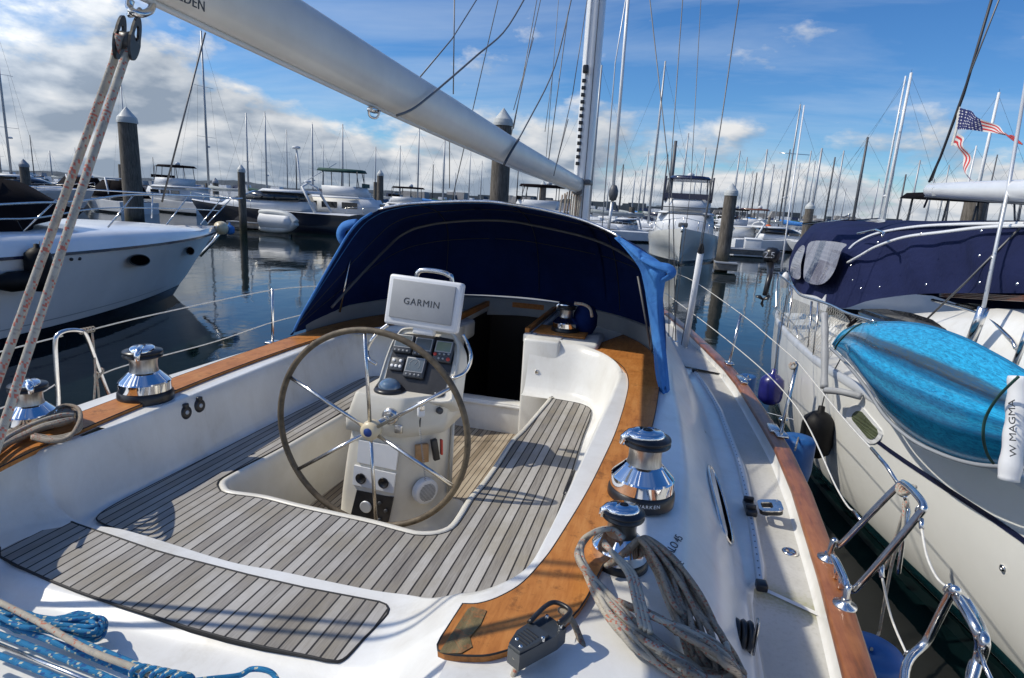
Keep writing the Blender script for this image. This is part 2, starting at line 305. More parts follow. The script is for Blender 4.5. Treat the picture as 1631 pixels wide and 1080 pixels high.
class MB:
    def __init__(s): s.v = []; s.f = []; s.mi = []; s.sm = []; s.uv = {}; s.hasuv = False
    def add(s, vs, fs, mi=0, smooth=True, uvs=None):
        o = len(s.v); s.v += [tuple(q) for q in vs]
        for k, f in enumerate(fs):
            if uvs: s.uv[len(s.f)] = uvs[k]; s.hasuv = True
            s.f.append(tuple(i+o for i in f)); s.mi.append(mi); s.sm.append(smooth)
        return s
    def box(s, c, d, rot=None, mi=0, bev=0, seg=2, taper=(1, 1)):
        bm = bmesh.new(); bmesh.ops.create_cube(bm, size=1)
        for q in bm.verts:
            q.co = V((q.co.x*d[0], q.co.y*d[1], q.co.z*d[2]))
            if q.co.z > 0: q.co.x *= taper[0]; q.co.y *= taper[1]
        if bev: bmesh.ops.bevel(bm, geom=bm.edges[:], offset=bev, segments=seg, profile=.5, affect='EDGES')
        M = Matrix.Translation(V(c)) @ (rot.to_4x4() if rot else Matrix.Identity(4))
        s.add([M @ q.co for q in bm.verts], [[w.index for w in f.verts] for f in bm.faces], mi, bool(bev)); bm.free(); return s
    def loft(s, rows, closed=False, mi=0, smooth=True, caps=False, flip=False):
        n = len(rows[0]); vs = [q for r in rows for q in r]; fs = []
        for a in range(len(rows)-1):
            for b in range(n if closed else n-1):
                i, j = a*n+b, a*n+(b+1) % n; q = (i, j, j+n, i+n); fs.append(q[::-1] if flip else q)
        s.add(vs, fs, mi, smooth)
        if caps:
            o = len(s.v)-len(vs); s.f.append(tuple(range(o+n-1, o-1, -1))); s.f.append(tuple(range(len(s.v)-n, len(s.v)))); s.mi += [mi]*2; s.sm += [False]*2
        return s
    def tube(s, pts, r, n=8, mi=0, closed=False, caps=True, v0=0.0, flat=1.0):
        P = [V(q) for q in pts]; m = len(P); rr = r if isinstance(r, (list, tuple)) else [r]*m
        T = []
        for i in range(m):
            a = P[(i-1) % m] if closed else P[max(0, i-1)]; b = P[(i+1) % m] if closed else P[min(m-1, i+1)]
            d = b-a; T.append(d.normalized() if d.length > 1e-9 else V((0, 0, 1)))
        nn = T[0].orthogonal().normalized(); vs = []; L = v0; Ls = []
        for i in range(m):
            nn = (nn-T[i]*nn.dot(T[i])); nn = nn.normalized() if nn.length > 1e-6 else T[i].orthogonal().normalized()
            bb = T[i].cross(nn)
            if i: L += (P[i]-P[i-1]).length
            Ls.append(L)
            for k in range(n):
                a = 2*math.pi*k/n; vs.append(P[i]+(nn*math.cos(a)+bb*math.sin(a)*flat)*rr[i])
        fs = []; uv = []
        for i in range(m if closed else m-1):
            i2 = (i+1) % m; la, lb = Ls[i], Ls[i2] if i2 else Ls[i]+(P[0]-P[-1]).length
            for k in range(n):
                k2 = (k+1) % n; fs.append((i*n+k, i*n+k2, i2*n+k2, i2*n+k)); uv.append(((k/n, la), ((k+1)/n, la), ((k+1)/n, lb), (k/n, lb)))
        if not closed and caps:
            fs += [tuple(range(n))[::-1], tuple(range((m-1)*n, m*n))]; uv += [[(0, 0)]*n]*2
        s.add(vs, fs, mi, True, uv); return s
    def lathe(s, prof, c=(0, 0, 0), rot=None, n=32, mi=0, smooth=True, sharp=False):
        rows = []
        for r, z in prof:
            rows.append([V((r*math.cos(2*math.pi*k/n), r*math.sin(2*math.pi*k/n), z)) for k in range(n)])
        M = Matrix.Translation(V(c)) @ (rot.to_4x4() if rot else Matrix.Identity(4))
        rows = [[M @ q for q in r] for r in rows]
        if sharp:
            for a, b in zip(rows, rows[1:]): s.loft([a, b], True, mi, smooth)
        else: s.loft(rows, True, mi, smooth)
        if prof[0][0] > 1e-4: s.add(rows[0], [tuple(range(n))[::-1]], mi, False)
        if prof[-1][0] > 1e-4: s.add(rows[-1], [tuple(range(n))], mi, False)
        return s
    def poly(s, pts, mi=0):                    # flat polygon, any outline
        P = [V(q) for q in pts]; t = tessellate_polygon([P]); s.add(P, [tuple(f) for f in t], mi, False); return s
    def slab(s, pts, th, mi=0, side=None, up_=V((0, 0, 1))):   # outline with thickness below
        P = [V(q) for q in pts]; Q = [q-up_*th for q in P]; n = len(P); t = tessellate_polygon([P])
        a = sum((P[f[1]]-P[f[0]]).cross(P[f[2]]-P[f[0]]).dot(up_) for f in t)
        t = [tuple(f) if a > 0 else tuple(f)[::-1] for f in t]
        s.add(P, t, mi, False); s.add(Q, [f[::-1] for f in t], mi, False)
        s.add(P+Q, [(i, (i+1) % n, n+(i+1) % n, n+i) for i in range(n)], mi if side is None else side, False); return s
    def build(s, name, mats, parent=None, **props):
        me = bpy.data.meshes.new(name); me.from_pydata(s.v, [], s.f)
        for m in (mats if isinstance(mats, (list, tuple)) else [mats]): me.materials.append(MAT[m])
        me.polygons.foreach_set('material_index', s.mi); me.polygons.foreach_set('use_smooth', s.sm)
        if s.hasuv:
            ul = me.uv_layers.new(name='UVMap')
            for fi, uvs in s.uv.items():
                p = me.polygons[fi]
                for li, q in zip(p.loop_indices, uvs): ul.data[li].uv = q
        bm = bmesh.new(); bm.from_mesh(me); bmesh.ops.recalc_face_normals(bm, faces=bm.faces[:]); bm.to_mesh(me); bm.free()
        me.update()
        o = bpy.data.objects.new(name, me); C.objects.link(o)
        if parent: o.parent = parent
        for k, q in props.items(): o[k] = q
        return o
def empty(name, label, cat, group=None, loc=(0, 0, 0), rz=0):
    o = bpy.data.objects.new(name, None); C.objects.link(o); o.location = loc; o.rotation_euler = (0, 0, rz)
    o['label'] = label; o['category'] = cat
    if group: o['group'] = group
    return o
def tag(o, label, cat, group=None):
    o['label'] = label; o['category'] = cat
    if group: o['group'] = group
    return o
def copy_tree(o, parent=None):
    c = o.copy(); C.objects.link(c); c.parent = parent
    for ch in [q for q in ALLOBJ() if q.parent == o]: copy_tree(ch, c)
    return c
def ALLOBJ(): return list(C.objects)
def rotz(a): return Matrix.Rotation(a, 3, 'Z')
def frame(xa, za):                             # rotation whose local x, z follow the given directions
    z = V(za).normalized(); x = V(xa); x = (x-z*x.dot(z)).normalized(); y = z.cross(x)
    return Matrix((x, y, z)).transposed()
def lettering(txt, size, pos, rot, mat, name, parent, depth=.0008, bold=0.0, shear=0.0, spacing=1.0, **props):
    cu = bpy.data.curves.new(name, 'FONT'); cu.body = txt; cu.size = size; cu.extrude = depth; cu.offset = bold; cu.shear = shear; cu.space_character = spacing
    cu.align_x = 'CENTER'; cu.align_y = 'CENTER'; cu.resolution_u = 3
    tmp = bpy.data.objects.new('tmp', cu); C.objects.link(tmp); bpy.context.view_layer.update()
    me = bpy.data.meshes.new_from_object(tmp.evaluated_get(bpy.context.evaluated_depsgraph_get()))
    bpy.data.objects.remove(tmp); bpy.data.curves.remove(cu)
    me.materials.clear(); me.materials.append(MAT[mat]); me.name = name
    me.transform(Matrix.Translation(V(pos)) @ rot.to_4x4())
    o = bpy.data.objects.new(name, me); C.objects.link(o); o.parent = parent
    for k, q in props.items(): o[k] = q
    return o
# ================================================================ the sailing yacht we stand on
X0 = -1.29
boat = empty('sailing_yacht', 'white sailing yacht in the foreground with teak cockpit, steering wheel and navy sprayhood', 'sailing boat', loc=(X0, 2.5, 0))
bpy.context.view_layer.update()
WM = {boat.name: Matrix.Translation(boat.location)}
def attach(o, parent):
    """parent an object whose mesh is in world coordinates and keep it where it stands"""
    o.parent = parent; o.matrix_parent_inverse = WM.get(parent.name, Matrix.Identity(4)).inverted(); return o
def part(mb, name, mats, parent=None, **k):
    return attach(mb.build(name, mats, None, **k), parent or boat)
def root(name, label, cat, group=None, loc=(0, 0, 0)):
    o = empty(name, label, cat, group, loc); WM[o.name] = Matrix.Translation(V(loc)); return o
def mir(p): return V((2*X0-p[0], p[1], p[2]))

# cockpit: seat outline (B, level 1.5) and top of its wall (T); the two lists pair up
ZS, ZT = 1.5, 1.825
sbB = [(-.95, 4.22), (-.72, 4.22), (-.60, 4.21), (-.46, 4.17), (-.385, 4.02), (-.375, 3.5), (-.36, 3.0), (-.35, 2.5), (-.34, 2.1), (-.34, 1.85), (-.36, 1.72)]
sbT = [(-.95, 4.50, 1.90), (-.74, 4.50, 1.89), (-.52, 4.46, 1.87), (-.33, 4.30, 1.85), (-.215, 4.0, 1.83), (-.215, 3.5, ZT), (-.235, 3.0, ZT), (-.255, 2.5, ZT), (-.27, 2.1, ZT), (-.285, 1.8, ZT), (-.31, 1.6, 1.82)]
ptB = [(2*X0-x, y) for x, y in sbB]; ptT = [(2*X0-x, y, z) for x, y, z in sbT]
ptB[-2:] = [(-2.24, 1.92), (-2.22, 1.82)]; ptT[-2:] = [(-2.32, 1.86, ZT), (-2.31, 1.70, 1.82)]
aB = [(-2.17, 1.78), (-2.03, 1.755), (-1.8, 1.735), (-1.45, 1.71), (-1.23, 1.715), (-.89, 1.725), (-.73, 1.735), (-.60, 1.75), (-.48, 1.745), (-.40, 1.74)]
aT = [(-2.27, 1.655, 1.66), (-2.16, 1.685, 1.557), (-1.95, 1.71, 1.556), (-1.45, 1.67, 1.555), (-1.23, 1.68, 1.555), (-.89, 1.69, 1.555), (-.74, 1.695, 1.565), (-.63, 1.63, 1.62), (-.50, 1.50, 1.75), (-.40, 1.47, 1.81)]
Bp = [V((x, y, ZS-.004)) for x, y in ptB + aB + sbB[::-1]]
Tp = [V(q) for q in ptT + aT + sbT[::-1]]
NB = 200
Bs, Ts = smoothpath(Bp, NB), smoothpath(Tp, NB)
prof = [(0, 0), (.10, .0), (.20, .012), (.31, .05), (.40, .12), (.52, .34), (.64, .60), (.73, .78), (.80, .89), (.88, .965), (.95, .995), (1, 1)]
rows = []
for s_, h_ in prof: rows.append([V((b.x+(t.x-b.x)*s_, b.y+(t.y-b.y)*s_, b.z+(t.z-b.z)*h_)) for b, t in zip(Bs, Ts)])
wall = MB().loft(rows)
w0 = [t for t in Ts if 1.95 < t.y < 4.03 and t.x < X0]; w1 = [t for t in Ts if 1.45 < t.y < 4.03 and t.x > X0]
for w_, d_ in ((w0, -1), (w1, 1)):
    wall.loft([w_, [t+V((.16*d_*min(1, (t.y-1.3)*3), .0, -.003)) for t in w_]])
# seat base sheet under the teak, with the well cut out
well_px = [(880, 636), (840, 684), (820, 705), (797, 741), (773.6, 774), (755.6, 795), (741, 819), (726.7, 839.4), (713, 848), (695, 853), (672, 854), (655, 852), (590.6, 835), (526.7, 821), (471, 808.6), (415.6, 794.7), (362, 787), (350, 779), (349, 768), (371, 754), (442, 717), (500, 684), (563.7, 647.4)]
well = [PZ(px, py, ZS) for px, py in well_px]
well = [V((-.73, 4.22, ZS))] + well + [V((-1.93, 4.22, ZS))]
wellS = even(smoothpath(well, 300), 150)
def inset(path, d):                            # to the right-hand side of the walking direction
    out = []
    for i, p in enumerate(path):
        a, b = path[max(0, i-1)], path[min(len(path)-1, i+1)]; t = (b-a).normalized(); out.append(p+V((t.y, -t.x, 0))*d)
    return out
wr = [(0, -.004), (.006, .006), (.016, .010), (.030, .006), (.040, -.012), (.048, -.05), (.055, -.42)]
rim = MB().loft([[V((q.x, q.y, ZS+z)) for q in inset(wellS, d)] for d, z in wr])
# teak on the seats
ring = [V((b.x, b.y, ZS)) for b in Bs]
ins = inset(ring, -.012); ins = [q for q in ins if True]
sx = sum(q.x for q in ring)/len(ring)
if abs(ins[100].y-ring[100].y) and ins[100].y < ring[100].y: ins = inset(ring, .012)
teak = [V((q.x, q.y, ZS+.006)) for q in ins[8:-8]] + [V((q.x, q.y, ZS+.006)) for q in inset(wellS, -.004)]
base = [V((q.x, q.y, ZS-.006)) for q in ring] + [V((q.x, q.y, ZS-.006)) for q in wellS]
wall.add(base, [tuple(f) for f in tessellate_polygon([base])], 0, False)
# seats' forward ends / bulkhead, sill, side blocks at the companionway
wall.box((X0, 4.52, 1.16), (.62, .12, .34), bev=.012)
for sg in (1, -1):
    xx = (lambda x: x if sg > 0 else 2*X0-x)
    wall.box((xx(-.862), 4.56, 1.395), (.285, .30, .99), bev=.02)
    wall.box((xx(-.72), 4.76, 1.80), (.56, .50, .16), bev=.03)
wall.box((X0, 4.498, 1.302), (.66, .10, .025), bev=.008)
part(wall, 'cockpit_moulding', 'gelcoat')
well_o = part(rim, 'footwell_lining', 'cream_gelcoat')
tk = MB(); tk.add(teak, [tuple(f) for f in tessellate_polygon([teak])], 0, False)
seat_o = part(tk, 'seat_planking', 'weathered_teak')
cl = MB(); ringc = [q+V((0, 0, .0035)) for q in teak]
cl.tube([q+V((0, 0, -.001)) for q in teak], .0035, 5, closed=True); part(cl, 'caulk_line', 'rubber', seat_o)
s_ = MB(); s_.box((X0, 3.4, 1.07), (1.3, 2.7, .02)); part(s_, 'cockpit_sole', 'sole_teak')
# helm seat
hp = [(-90, 888), (-40, 862), (0, 867.7-22), (39, 845-1), (68.7, 827.5), (78.5, 822.8), (86, 820.8), (96, 823), (120.7, 833.9), (150, 844), (197.8, 860), (243, 875.5), (280, 886), (320, 896), (396, 915.6), (485, 936), (582, 954.4), (604, 958.5), (615, 963), (619, 970), (617, 978), (610, 986), (580, 1016), (560, 1038), (552, 1046), (545, 1051), (537.8, 1053), (520, 1051), (499, 1046), (415.6, 1029), (360, 1015.6), (300, 999), (242, 980), (193, 965), (160, 954), (122.6, 941), (80, 924), (31, 902), (0, 886), (-50, 864)]
hp = [p for p in hp if p not in ((-40, 862), (0, 845.7), (-90, 888), (-50, 864))]
hp = [(0, 867.7)] + hp[0:]
hs = [PZ(a, b, 1.562) for a, b in hp]
hs = hs + [V((-2.44, 1.52, 1.562)), V((-2.42, 1.60, 1.562))] if False else hs
hs = [q for q in hs]
hm = MB().slab(hs, .02, 0, 1); helm = part(hm, 'helm_seat', ['weathered_teak', 'rubber'])
cl = MB(); cl.tube([q+V((0, 0, -.002)) for q in hs], .005, 5, closed=True); part(cl, 'caulk_line', 'rubber', helm)

# coaming, side decks, hull: rails along the boat, starboard side; the port side is its mirror
ys = [-.6, .3, .8, 1.2, 1.45, 1.7, 2.1, 2.6, 3.1, 3.6, 4.0, 4.4, 4.9, 5.5, 6.2, 7.0, 8.0, 9.5, 11.0]
def tab(vals, y):
    k = sorted(vals)
    if y <= k[0][0]: return k[0][1]
    for (a, p), (b, q) in zip(k, k[1:]):
        if y <= b: f = (y-a)/(b-a); return p+(q-p)*f
    return k[-1][1]
tin = [(1.2, -.40), (1.37, -.36), (1.49, -.28), (1.7, -.25), (2.12, -.205), (2.84, -.15), (3.6, -.15), (4.02, -.2), (4.5, -.42), (4.9, -.62), (11, -.62)]
tout = [(0, -.16), (1.43, -.13), (1.62, -.09), (2.12, -.035), (2.84, .01), (3.43, .035), (4.0, .035), (4.6, -.02), (5.4, -.2), (6.5, -.35), (8.5, -.6), (11, -.9)]
shx = [(0, .10), (1.5, .13), (2.6, .17), (3.3, .15), (4, .11), (5, .06), (6, -.06), (8, -.35), (11, -.85)]
flx = [(0, .38), (1.5, .43), (2.1, .46), (2.6, .49), (4.0, .46), (5.0, .38), (5.8, .31), (6.95, .20), (8.1, .0), (11, -.7)]
lgx = [(0, .48), (2.35, .545), (2.5, .60), (3.1, .60), (3.9, .575), (5.0, .49), (5.8, .42), (6.9, .26), (8.1, .04), (11, -.68)]
tix = [(-.6, .50), (1, .63), (1.87, .70), (2.45, .747), (3.3, .79), (3.87, .794), (4.3, .772), (5.0, .725), (5.4, .695), (5.9, .635), (6.36, .555), (6.84, .47), (7.8, .285), (8.2, .19), (8.8, .05), (9.5, -.16), (11, -.70)]
tox = [(y, x+.085) for y, x in tix]
flx = [(0, .38), (1.5, .43), (2.1, .46), (2.6, .475), (3.8, .443), (4.4, .427), (4.87, .40), (5.48, .335), (6.17, .28), (7.35, .15), (8.1, .0), (11, -.7)]
lgx = [(0, .44), (2.2, .47), (2.38, .485), (2.52, .56), (3.66, .60), (4.8, .55), (5.5, .47), (5.9, .40), (6.1, .35), (7.35, .2), (8.1, .04), (11, -.68)]
def sec(y):
    ti, to = tab(tix, y), tab(tox, y); s0, s1 = tab(shx, y), tab(flx, y); lg = tab(lgx, y)
    dz = 0 if y < 6 else -.0
    P = [(tab(tin, y)-.004, 1.822), (tab(tout, y), 1.820), (s0-.02, 1.805), (s0+.01, 1.795), (s0+.035, 1.77), (s0+(s1-s0)*.40, 1.675), (s0+(s1-s0)*.66, 1.585), (s0+(s1-s0)*.80, 1.475), (s1-.02, 1.43), (s1, 1.415), (lg-.02, 1.412), (lg, 1.405), (lg+.012, 1.385), (ti-.01, 1.380)]
    return P, ti, to
def rail(sgn, ylist, mb, a, b, lift=0):
    rows = []
    for y in ylist:
        P, ti, to = sec(y); k_ = min(1, max(0, (1.42-y)/.35)) if sgn < 0 else 0
        rows.append([V((x if sgn > 0 else 2*X0-x, y, z+lift-k_*max(0, z-1.55))) for x, z in P[a:b]])
    mb.loft(rows)
yl = [-.6+.1*k for k in range(117)]
dk = MB(); hull = MB(); ns = MB(); toe = MB(); cre = MB()
for sg in (1, -1):
    rail(sg, yl, dk, 0, 13); 
    rows = []; r2 = []; r3 = []; rt = []; rh = []
    fx = (lambda x: x) if sg > 0 else (lambda x: 2*X0-x)
    for y in yl:
        P, ti, to = sec(y)
        rows.append([V((fx(P[11][0]), y, 1.405)), V((fx(P[12][0]+.004), y, 1.383)), V((fx((P[12][0]+ti)/2), y, 1.381)), V((fx(ti-.012), y, 1.378))])
        r2.append([V((fx(ti-.014), y, 1.378)), V((fx(ti-.004), y, 1.386)), V((fx(ti), y, 1.40)), V((fx(ti+.006), y, 1.462))])
        o = .006
        rt.append([V((fx(ti-o), y, 1.462)), V((fx(ti-o), y, 1.486)), V((fx(ti), y, 1.492)), V((fx(to), y, 1.492)), V((fx(to+.008), y, 1.486)), V((fx(to+.008), y, 1.462)), V((fx(ti-o), y, 1.462))])
        bb = (to-X0)
        rh.append([V((fx(to+.002), y, 1.463)), V((fx(to+.0), y, 1.42)), V((fx(X0+bb*1.0), y, 1.1)), V((fx(X0+bb*.985), y, .6)), V((fx(X0+bb*.93), y, .15)), V((fx(X0+bb*.86), y, -.2)), V((fx(X0+bb*.5), y, -.7))])
    ns.loft(rows); cre.loft(r2); toe.loft(rt); hull.loft(rh)
part(dk, 'deck_moulding', 'gelcoat'); part(ns, 'side_deck', 'nonskid_deck'); part(cre, 'bulwark', 'gelcoat')
part(hull, 'hull', 'hull_white'); part(toe, 'toe_rail', 'toe_rail_teak')
# helm deck behind the seats: follows the rim and runs aft, falling away behind the seat
rows = []
ia = [i for i, t in enumerate(Ts) if t.y < 2.0]; i0, i1 = ia[0], ia[-1]
mid = [Ts[i] for i in range(i0, i1+1) if Ts[i].y < 1.9]
mid = [V((-2.46, mid[0].y, 1.822))] + mid + [V((-.12, mid[-1].y, 1.822))]
for f, dz in ((0, 0), (.25, 0), (.5, 0), (.75, 0), (.95, 0), (1.0, -.004)):
    rows.append([V((q.x-(.11*min(1, f/.3) if (1.5575 < q.z and q.x < -2.05) else 0), q.y+(1.345-q.y)*f, q.z+(dz if q.z < 1.7 else 0))) for q in mid])
for y, dz in ((1.32, -.02), (1.27, -.035), (1.2, -.04), (.8, -.045), (-.6, -.05)):
    rows.append([V((q.x-(.11 if (1.5575 < q.z and q.x < -2.05) else 0), y, (q.z if q.x > -2.05 else q.z-(q.z-1.55)*min(1, (1.42-y)/.35))+dz*min(1, (1.9-q.z)/.25))) for q in mid])
hd = MB().loft(rows); part(hd, 'helm_deck', 'gelcoat')
# foredeck and coachroof (mostly hidden by the sprayhood)
fd = MB(); rows = []
for k in range(11):
    y = 6.0+.5*k; w = max(.05, tab(tix, y)-X0)
    rows.append([V((X0+w*u, y, 1.40+.10*(1-u*u))) for u in (-1, -.6, -.2, .2, .6, 1)])
fd.loft(rows); part(fd, 'foredeck', 'nonskid_deck')
cr_ = MB()
foot = [(.045, 4.0, 1.83), (.02, 4.5, 1.83), (-.10, 4.95, 1.83), (-.32, 5.32, 1.83), (-.62, 5.58, 1.84), (-.95, 5.74, 1.85), (X0, 5.8, 1.86)]
footL = [mir(p) for p in foot[::-1]][1:]
ft = smoothpath([V(p) for p in foot]+footL, 60)
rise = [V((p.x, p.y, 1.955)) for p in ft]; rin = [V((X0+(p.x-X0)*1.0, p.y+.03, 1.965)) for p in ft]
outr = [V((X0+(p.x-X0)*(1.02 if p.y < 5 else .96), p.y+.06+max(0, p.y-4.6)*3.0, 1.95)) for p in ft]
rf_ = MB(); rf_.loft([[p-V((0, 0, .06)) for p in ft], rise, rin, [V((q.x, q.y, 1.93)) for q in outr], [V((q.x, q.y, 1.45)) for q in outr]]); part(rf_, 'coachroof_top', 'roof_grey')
# hatch surround
cr_.box((X0-.44, 5.2, 1.86), (.10, 1.45, .07), bev=.012); cr_.box((X0+.30, 5.2, 1.86), (.10, 1.3, .07), bev=.012); cr_.box((X0-.06, 5.86, 1.85), (.86, .12, .09), bev=.012)
cr_.add([V((X0-.4, 4.4, 1.83)), V((-2.6, 4.0, 1.83)), V((-2.5, 5.5, 1.83)), V((X0-.4, 6.0, 1.83))], [(0, 1, 2, 3)], 0, False)
part(cr_, 'coachroof', 'gelcoat')
trm = MB(); trm.box((X0-.06, 5.80, 1.905), (.84, .03, .05)); trm.box((X0-.40, 5.2, 1.905), (.035, 1.2, .05)); trm.box((X0+.27, 5.2, 1.905), (.035, 1.2, .05))
trm.box((X0+.52, 4.80, 1.893), (.42, .34, .018), bev=.005); part(trm, 'hatch_trim', 'varnished_teak')
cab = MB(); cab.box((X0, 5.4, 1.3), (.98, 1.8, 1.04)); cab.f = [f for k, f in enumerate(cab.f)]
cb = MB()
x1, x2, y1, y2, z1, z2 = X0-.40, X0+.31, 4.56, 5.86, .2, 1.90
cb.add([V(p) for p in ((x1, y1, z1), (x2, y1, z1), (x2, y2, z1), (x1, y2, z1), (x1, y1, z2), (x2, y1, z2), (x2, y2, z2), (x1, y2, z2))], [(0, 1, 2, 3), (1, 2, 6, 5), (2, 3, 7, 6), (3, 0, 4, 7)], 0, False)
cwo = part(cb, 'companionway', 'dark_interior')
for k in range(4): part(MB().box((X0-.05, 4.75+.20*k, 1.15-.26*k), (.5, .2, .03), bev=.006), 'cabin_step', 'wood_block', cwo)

# teak capping on the coamings
def capping(sg):
    inn = [(-.43, 1.36), (-.39, 1.375), (-.345, 1.42), (-.30, 1.50), (-.268, 1.62), (-.245, 1.75), (-.20, 2.12), (-.17, 2.5), (-.15, 2.84), (-.142, 3.3), (-.15, 3.7), (-.19, 4.0), (-.27, 4.22), (-.40, 4.42), (-.52, 4.54)]
    out = [(-.30, 5.2), (-.14, 4.93), (-.03, 4.6), (.03, 4.2), (.036, 4.0), (.034, 3.43), (.012, 2.84), (-.035, 2.12), (-.06, 1.9), (-.09, 1.65), (-.13, 1.43), (-.20, 1.31), (-.28, 1.225), (-.34, 1.19), (-.43, 1.18), (-.435, 1.27)]
    a = smoothpath([V((x, y, 0)) for x, y in inn], 60); b = smoothpath([V((x, y, 0)) for x, y in out], 60)
    P = [V((q.x, q.y, 1.842)) for q in a+b]
    if sg < 0: P = [mir(q) for q in P]
    return P
for sg in (1, -1):
    P = capping(sg); m = MB().slab(P, .02, 0); cp = part(m, 'coaming_capping', 'varnished_teak')
    e = MB().tube([V((q.x, q.y, 1.8405)) for q in P], .0028, 5, closed=True); part(e, 'caulk_line', 'rubber', cp)
wp = MB()
wpp = [PZ(a, b, 1.845) for a, b in ((745, 970), (752, 966), (775, 972), (765, 995), (748, 1015), (752, 1030), (735, 1040), (712, 1040), (700, 1038))]
wp.slab(wpp, .002); part(wp, 'bare_patch', 'worn_teak')

# hatch, portlight, tracks, deck fittings on the starboard side
pl = MB(); c0, c1 = PX(1160, 742, .33), PX(1178, 875, .37)
e = [(.30, 2.95, 1.60), (.315, 2.55, 1.59)]
def sidept(y, f):
    P, ti, to = sec(y); (x0_, z0_), (x1_, z1_) = P[5], P[7]
    return V((x0_+(x1_-x0_)*f, y, z0_+(z1_-z0_)*f))
nrm = V((.78, 0, .62)).normalized()
ellip = []
for k in range(28):
    a = 2*math.pi*k/28; ca, sa = math.cos(a), math.sin(a)
    ellip.append(sidept(2.82+.34*math.copysign(abs(ca)**.8, ca), .58+.40*math.copysign(abs(sa)**.8, sa))+nrm*.016)
pl.poly(ellip); po = part(pl, 'portlight', 'dark_port')
part(MB().tube(ellip, .008, 8, closed=True), 'portlight_frame', 'stainless', po)
tr = MB(); tp = [(.545, 2.42), (.57, 2.9), (.587, 3.66), (.56, 4.3), (.535, 4.8), (.455, 5.5), (.40, 5.85)]
tpath = smoothpath([V((x-.025, y, 1.424)) for x, y in tp], 60)
for k in range(len(tpath)-1):
    a, b = tpath[k], tpath[k+1]; d = (b-a).normalized(); n = V((d.y, -d.x, 0))
    vs = [a-n*.016, a-n*.010+V((0, 0, .016)), a+n*.010+V((0, 0, .016)), a+n*.016, b-n*.016, b-n*.010+V((0, 0, .016)), b+n*.010+V((0, 0, .016)), b+n*.016]
    tr.add([q-V((0, 0, .012)) for q in vs], [(0, 1, 5, 4), (1, 2, 6, 5), (2, 3, 7, 6)], 0, False)
trk = part(tr, 'genoa_track', 'aluminium')
hl = MB()
for q in even(tpath, 62)[1:-1]: hl.lathe([(.0035, 0), (.0035, .0012)], (q.x, q.y, 1.4285), n=8)
o = part(hl, 'track_holes', 'rubber', trk); o['kind'] = 'stuff'
en = MB(); en.box((.52, 2.395, 1.432), (.045, .05, .035), rotz(.05), bev=.008); part(en, 'end_stop', 'black_plastic', trk)
en = MB(); en.box((.37, 5.88, 1.432), (.05, .05, .035), rotz(.2), bev=.008); part(en, 'end_stop', 'black_plastic', trk)
# genoa car
cr2 = MB(); q = V((.552, 3.08, 1.44)); cr2.box(q, (.055, .15, .035), rotz(.03), bev=.01); cr2.box(q+V((-.004, .045, .025)), (.05, .02, .03), bev=.006); cr2.box(q+V((-.004, -.045, .025)), (.05, .02, .03), bev=.006)
car = part(cr2, 'genoa_car', 'black_plastic')
ck = MB()
def ringplate(mb, outer, inner, th, M, mi=0):
    n = len(outer); A = [M @ V((x, y, 0)) for x, y in outer]; B = [M @ V((x, y, 0)) for x, y in inner]
    A2 = [M @ V((x, y, th)) for x, y in outer]; B2 = [M @ V((x, y, th)) for x, y in inner]
    vs = A+B+A2+B2; fs = []
    for i in range(n):
        j = (i+1) % n; fs += [(i, j, n+j, n+i), (2*n+i, 3*n+i, 3*n+j, 2*n+j), (i, 2*n+i, 2*n+j, j), (n+i, n+j, 3*n+j, 3*n+i)]
    mb.add(vs, fs, mi, False)
def rrect(w, h, r, n=5, cx=0, cy=0):
    out = []
    for k, (sx_, sy_) in enumerate(((1, 1), (-1, 1), (-1, -1), (1, -1))):
        for i in range(n+1):
            a = math.pi/2*(k+i/n); out.append((cx+sx_*(w/2-r)+r*math.cos(a), cy+sy_*(h/2-r)+r*math.sin(a)))
    return out
Mx = Matrix.Translation(V((.595, 3.07, 1.462))) @ Matrix.Rotation(-.18, 4, 'Y')
ringplate(ck, rrect(.115, .13, .03, cx=.05), rrect(.055, .065, .014, cx=.035), .006, Mx)
part(ck, 'cheek_plate', 'stainless', car)
ck = MB(); ringplate(ck, rrect(.11, .12, .03, cx=.05), rrect(.05, .06, .014, cx=.035), .018, Mx @ Matrix.Translation(V((0, 0, -.022)))); part(ck, 'sheave', 'black_plastic', car)
for dy in (-.045, .05): part(MB().lathe([(.006, 0), (.006, .004), (.003, .006)], Mx @ V((.09, dy, .006)), n=10), 'rivet', 'chrome', car)
for (a, b) in ((1190, 603), (1258, 879), (1248, 668)):
    c = PZ(a, b, 1.383); f = MB(); f.lathe([(.036, -.004), (.036, .003), (.03, .006), (.012, .005), (.01, .002), (0, .002)], c, n=24); fo = part(f, 'deck_filler_cap', 'stainless')
    h = MB()
    for k in range(6): h.lathe([(.0045, 0), (.0045, .001)], c+V((.022*math.cos(k*1.047), .022*math.sin(k*1.047), .0052)), n=8)
    part(h, 'cap_holes', 'rubber', fo)
for (p, q) in (((1176, 645), (1264, 668)), ((1192, 927), (1318, 985))):   # white seams between the non-skid fields
    a, b = PZ(p[0], p[1], 1.385), PZ(q[0], q[1], 1.385); d = (b-a).normalized(); n = V((-d.y, d.x, 0))*(.006 if p[1] < 700 else .012)
    f = MB(); f.add([a-n, b-n, b+n, a+n], [(0, 1, 2, 3)], 0, False); part(f, 'deck_seam', 'gelcoat')
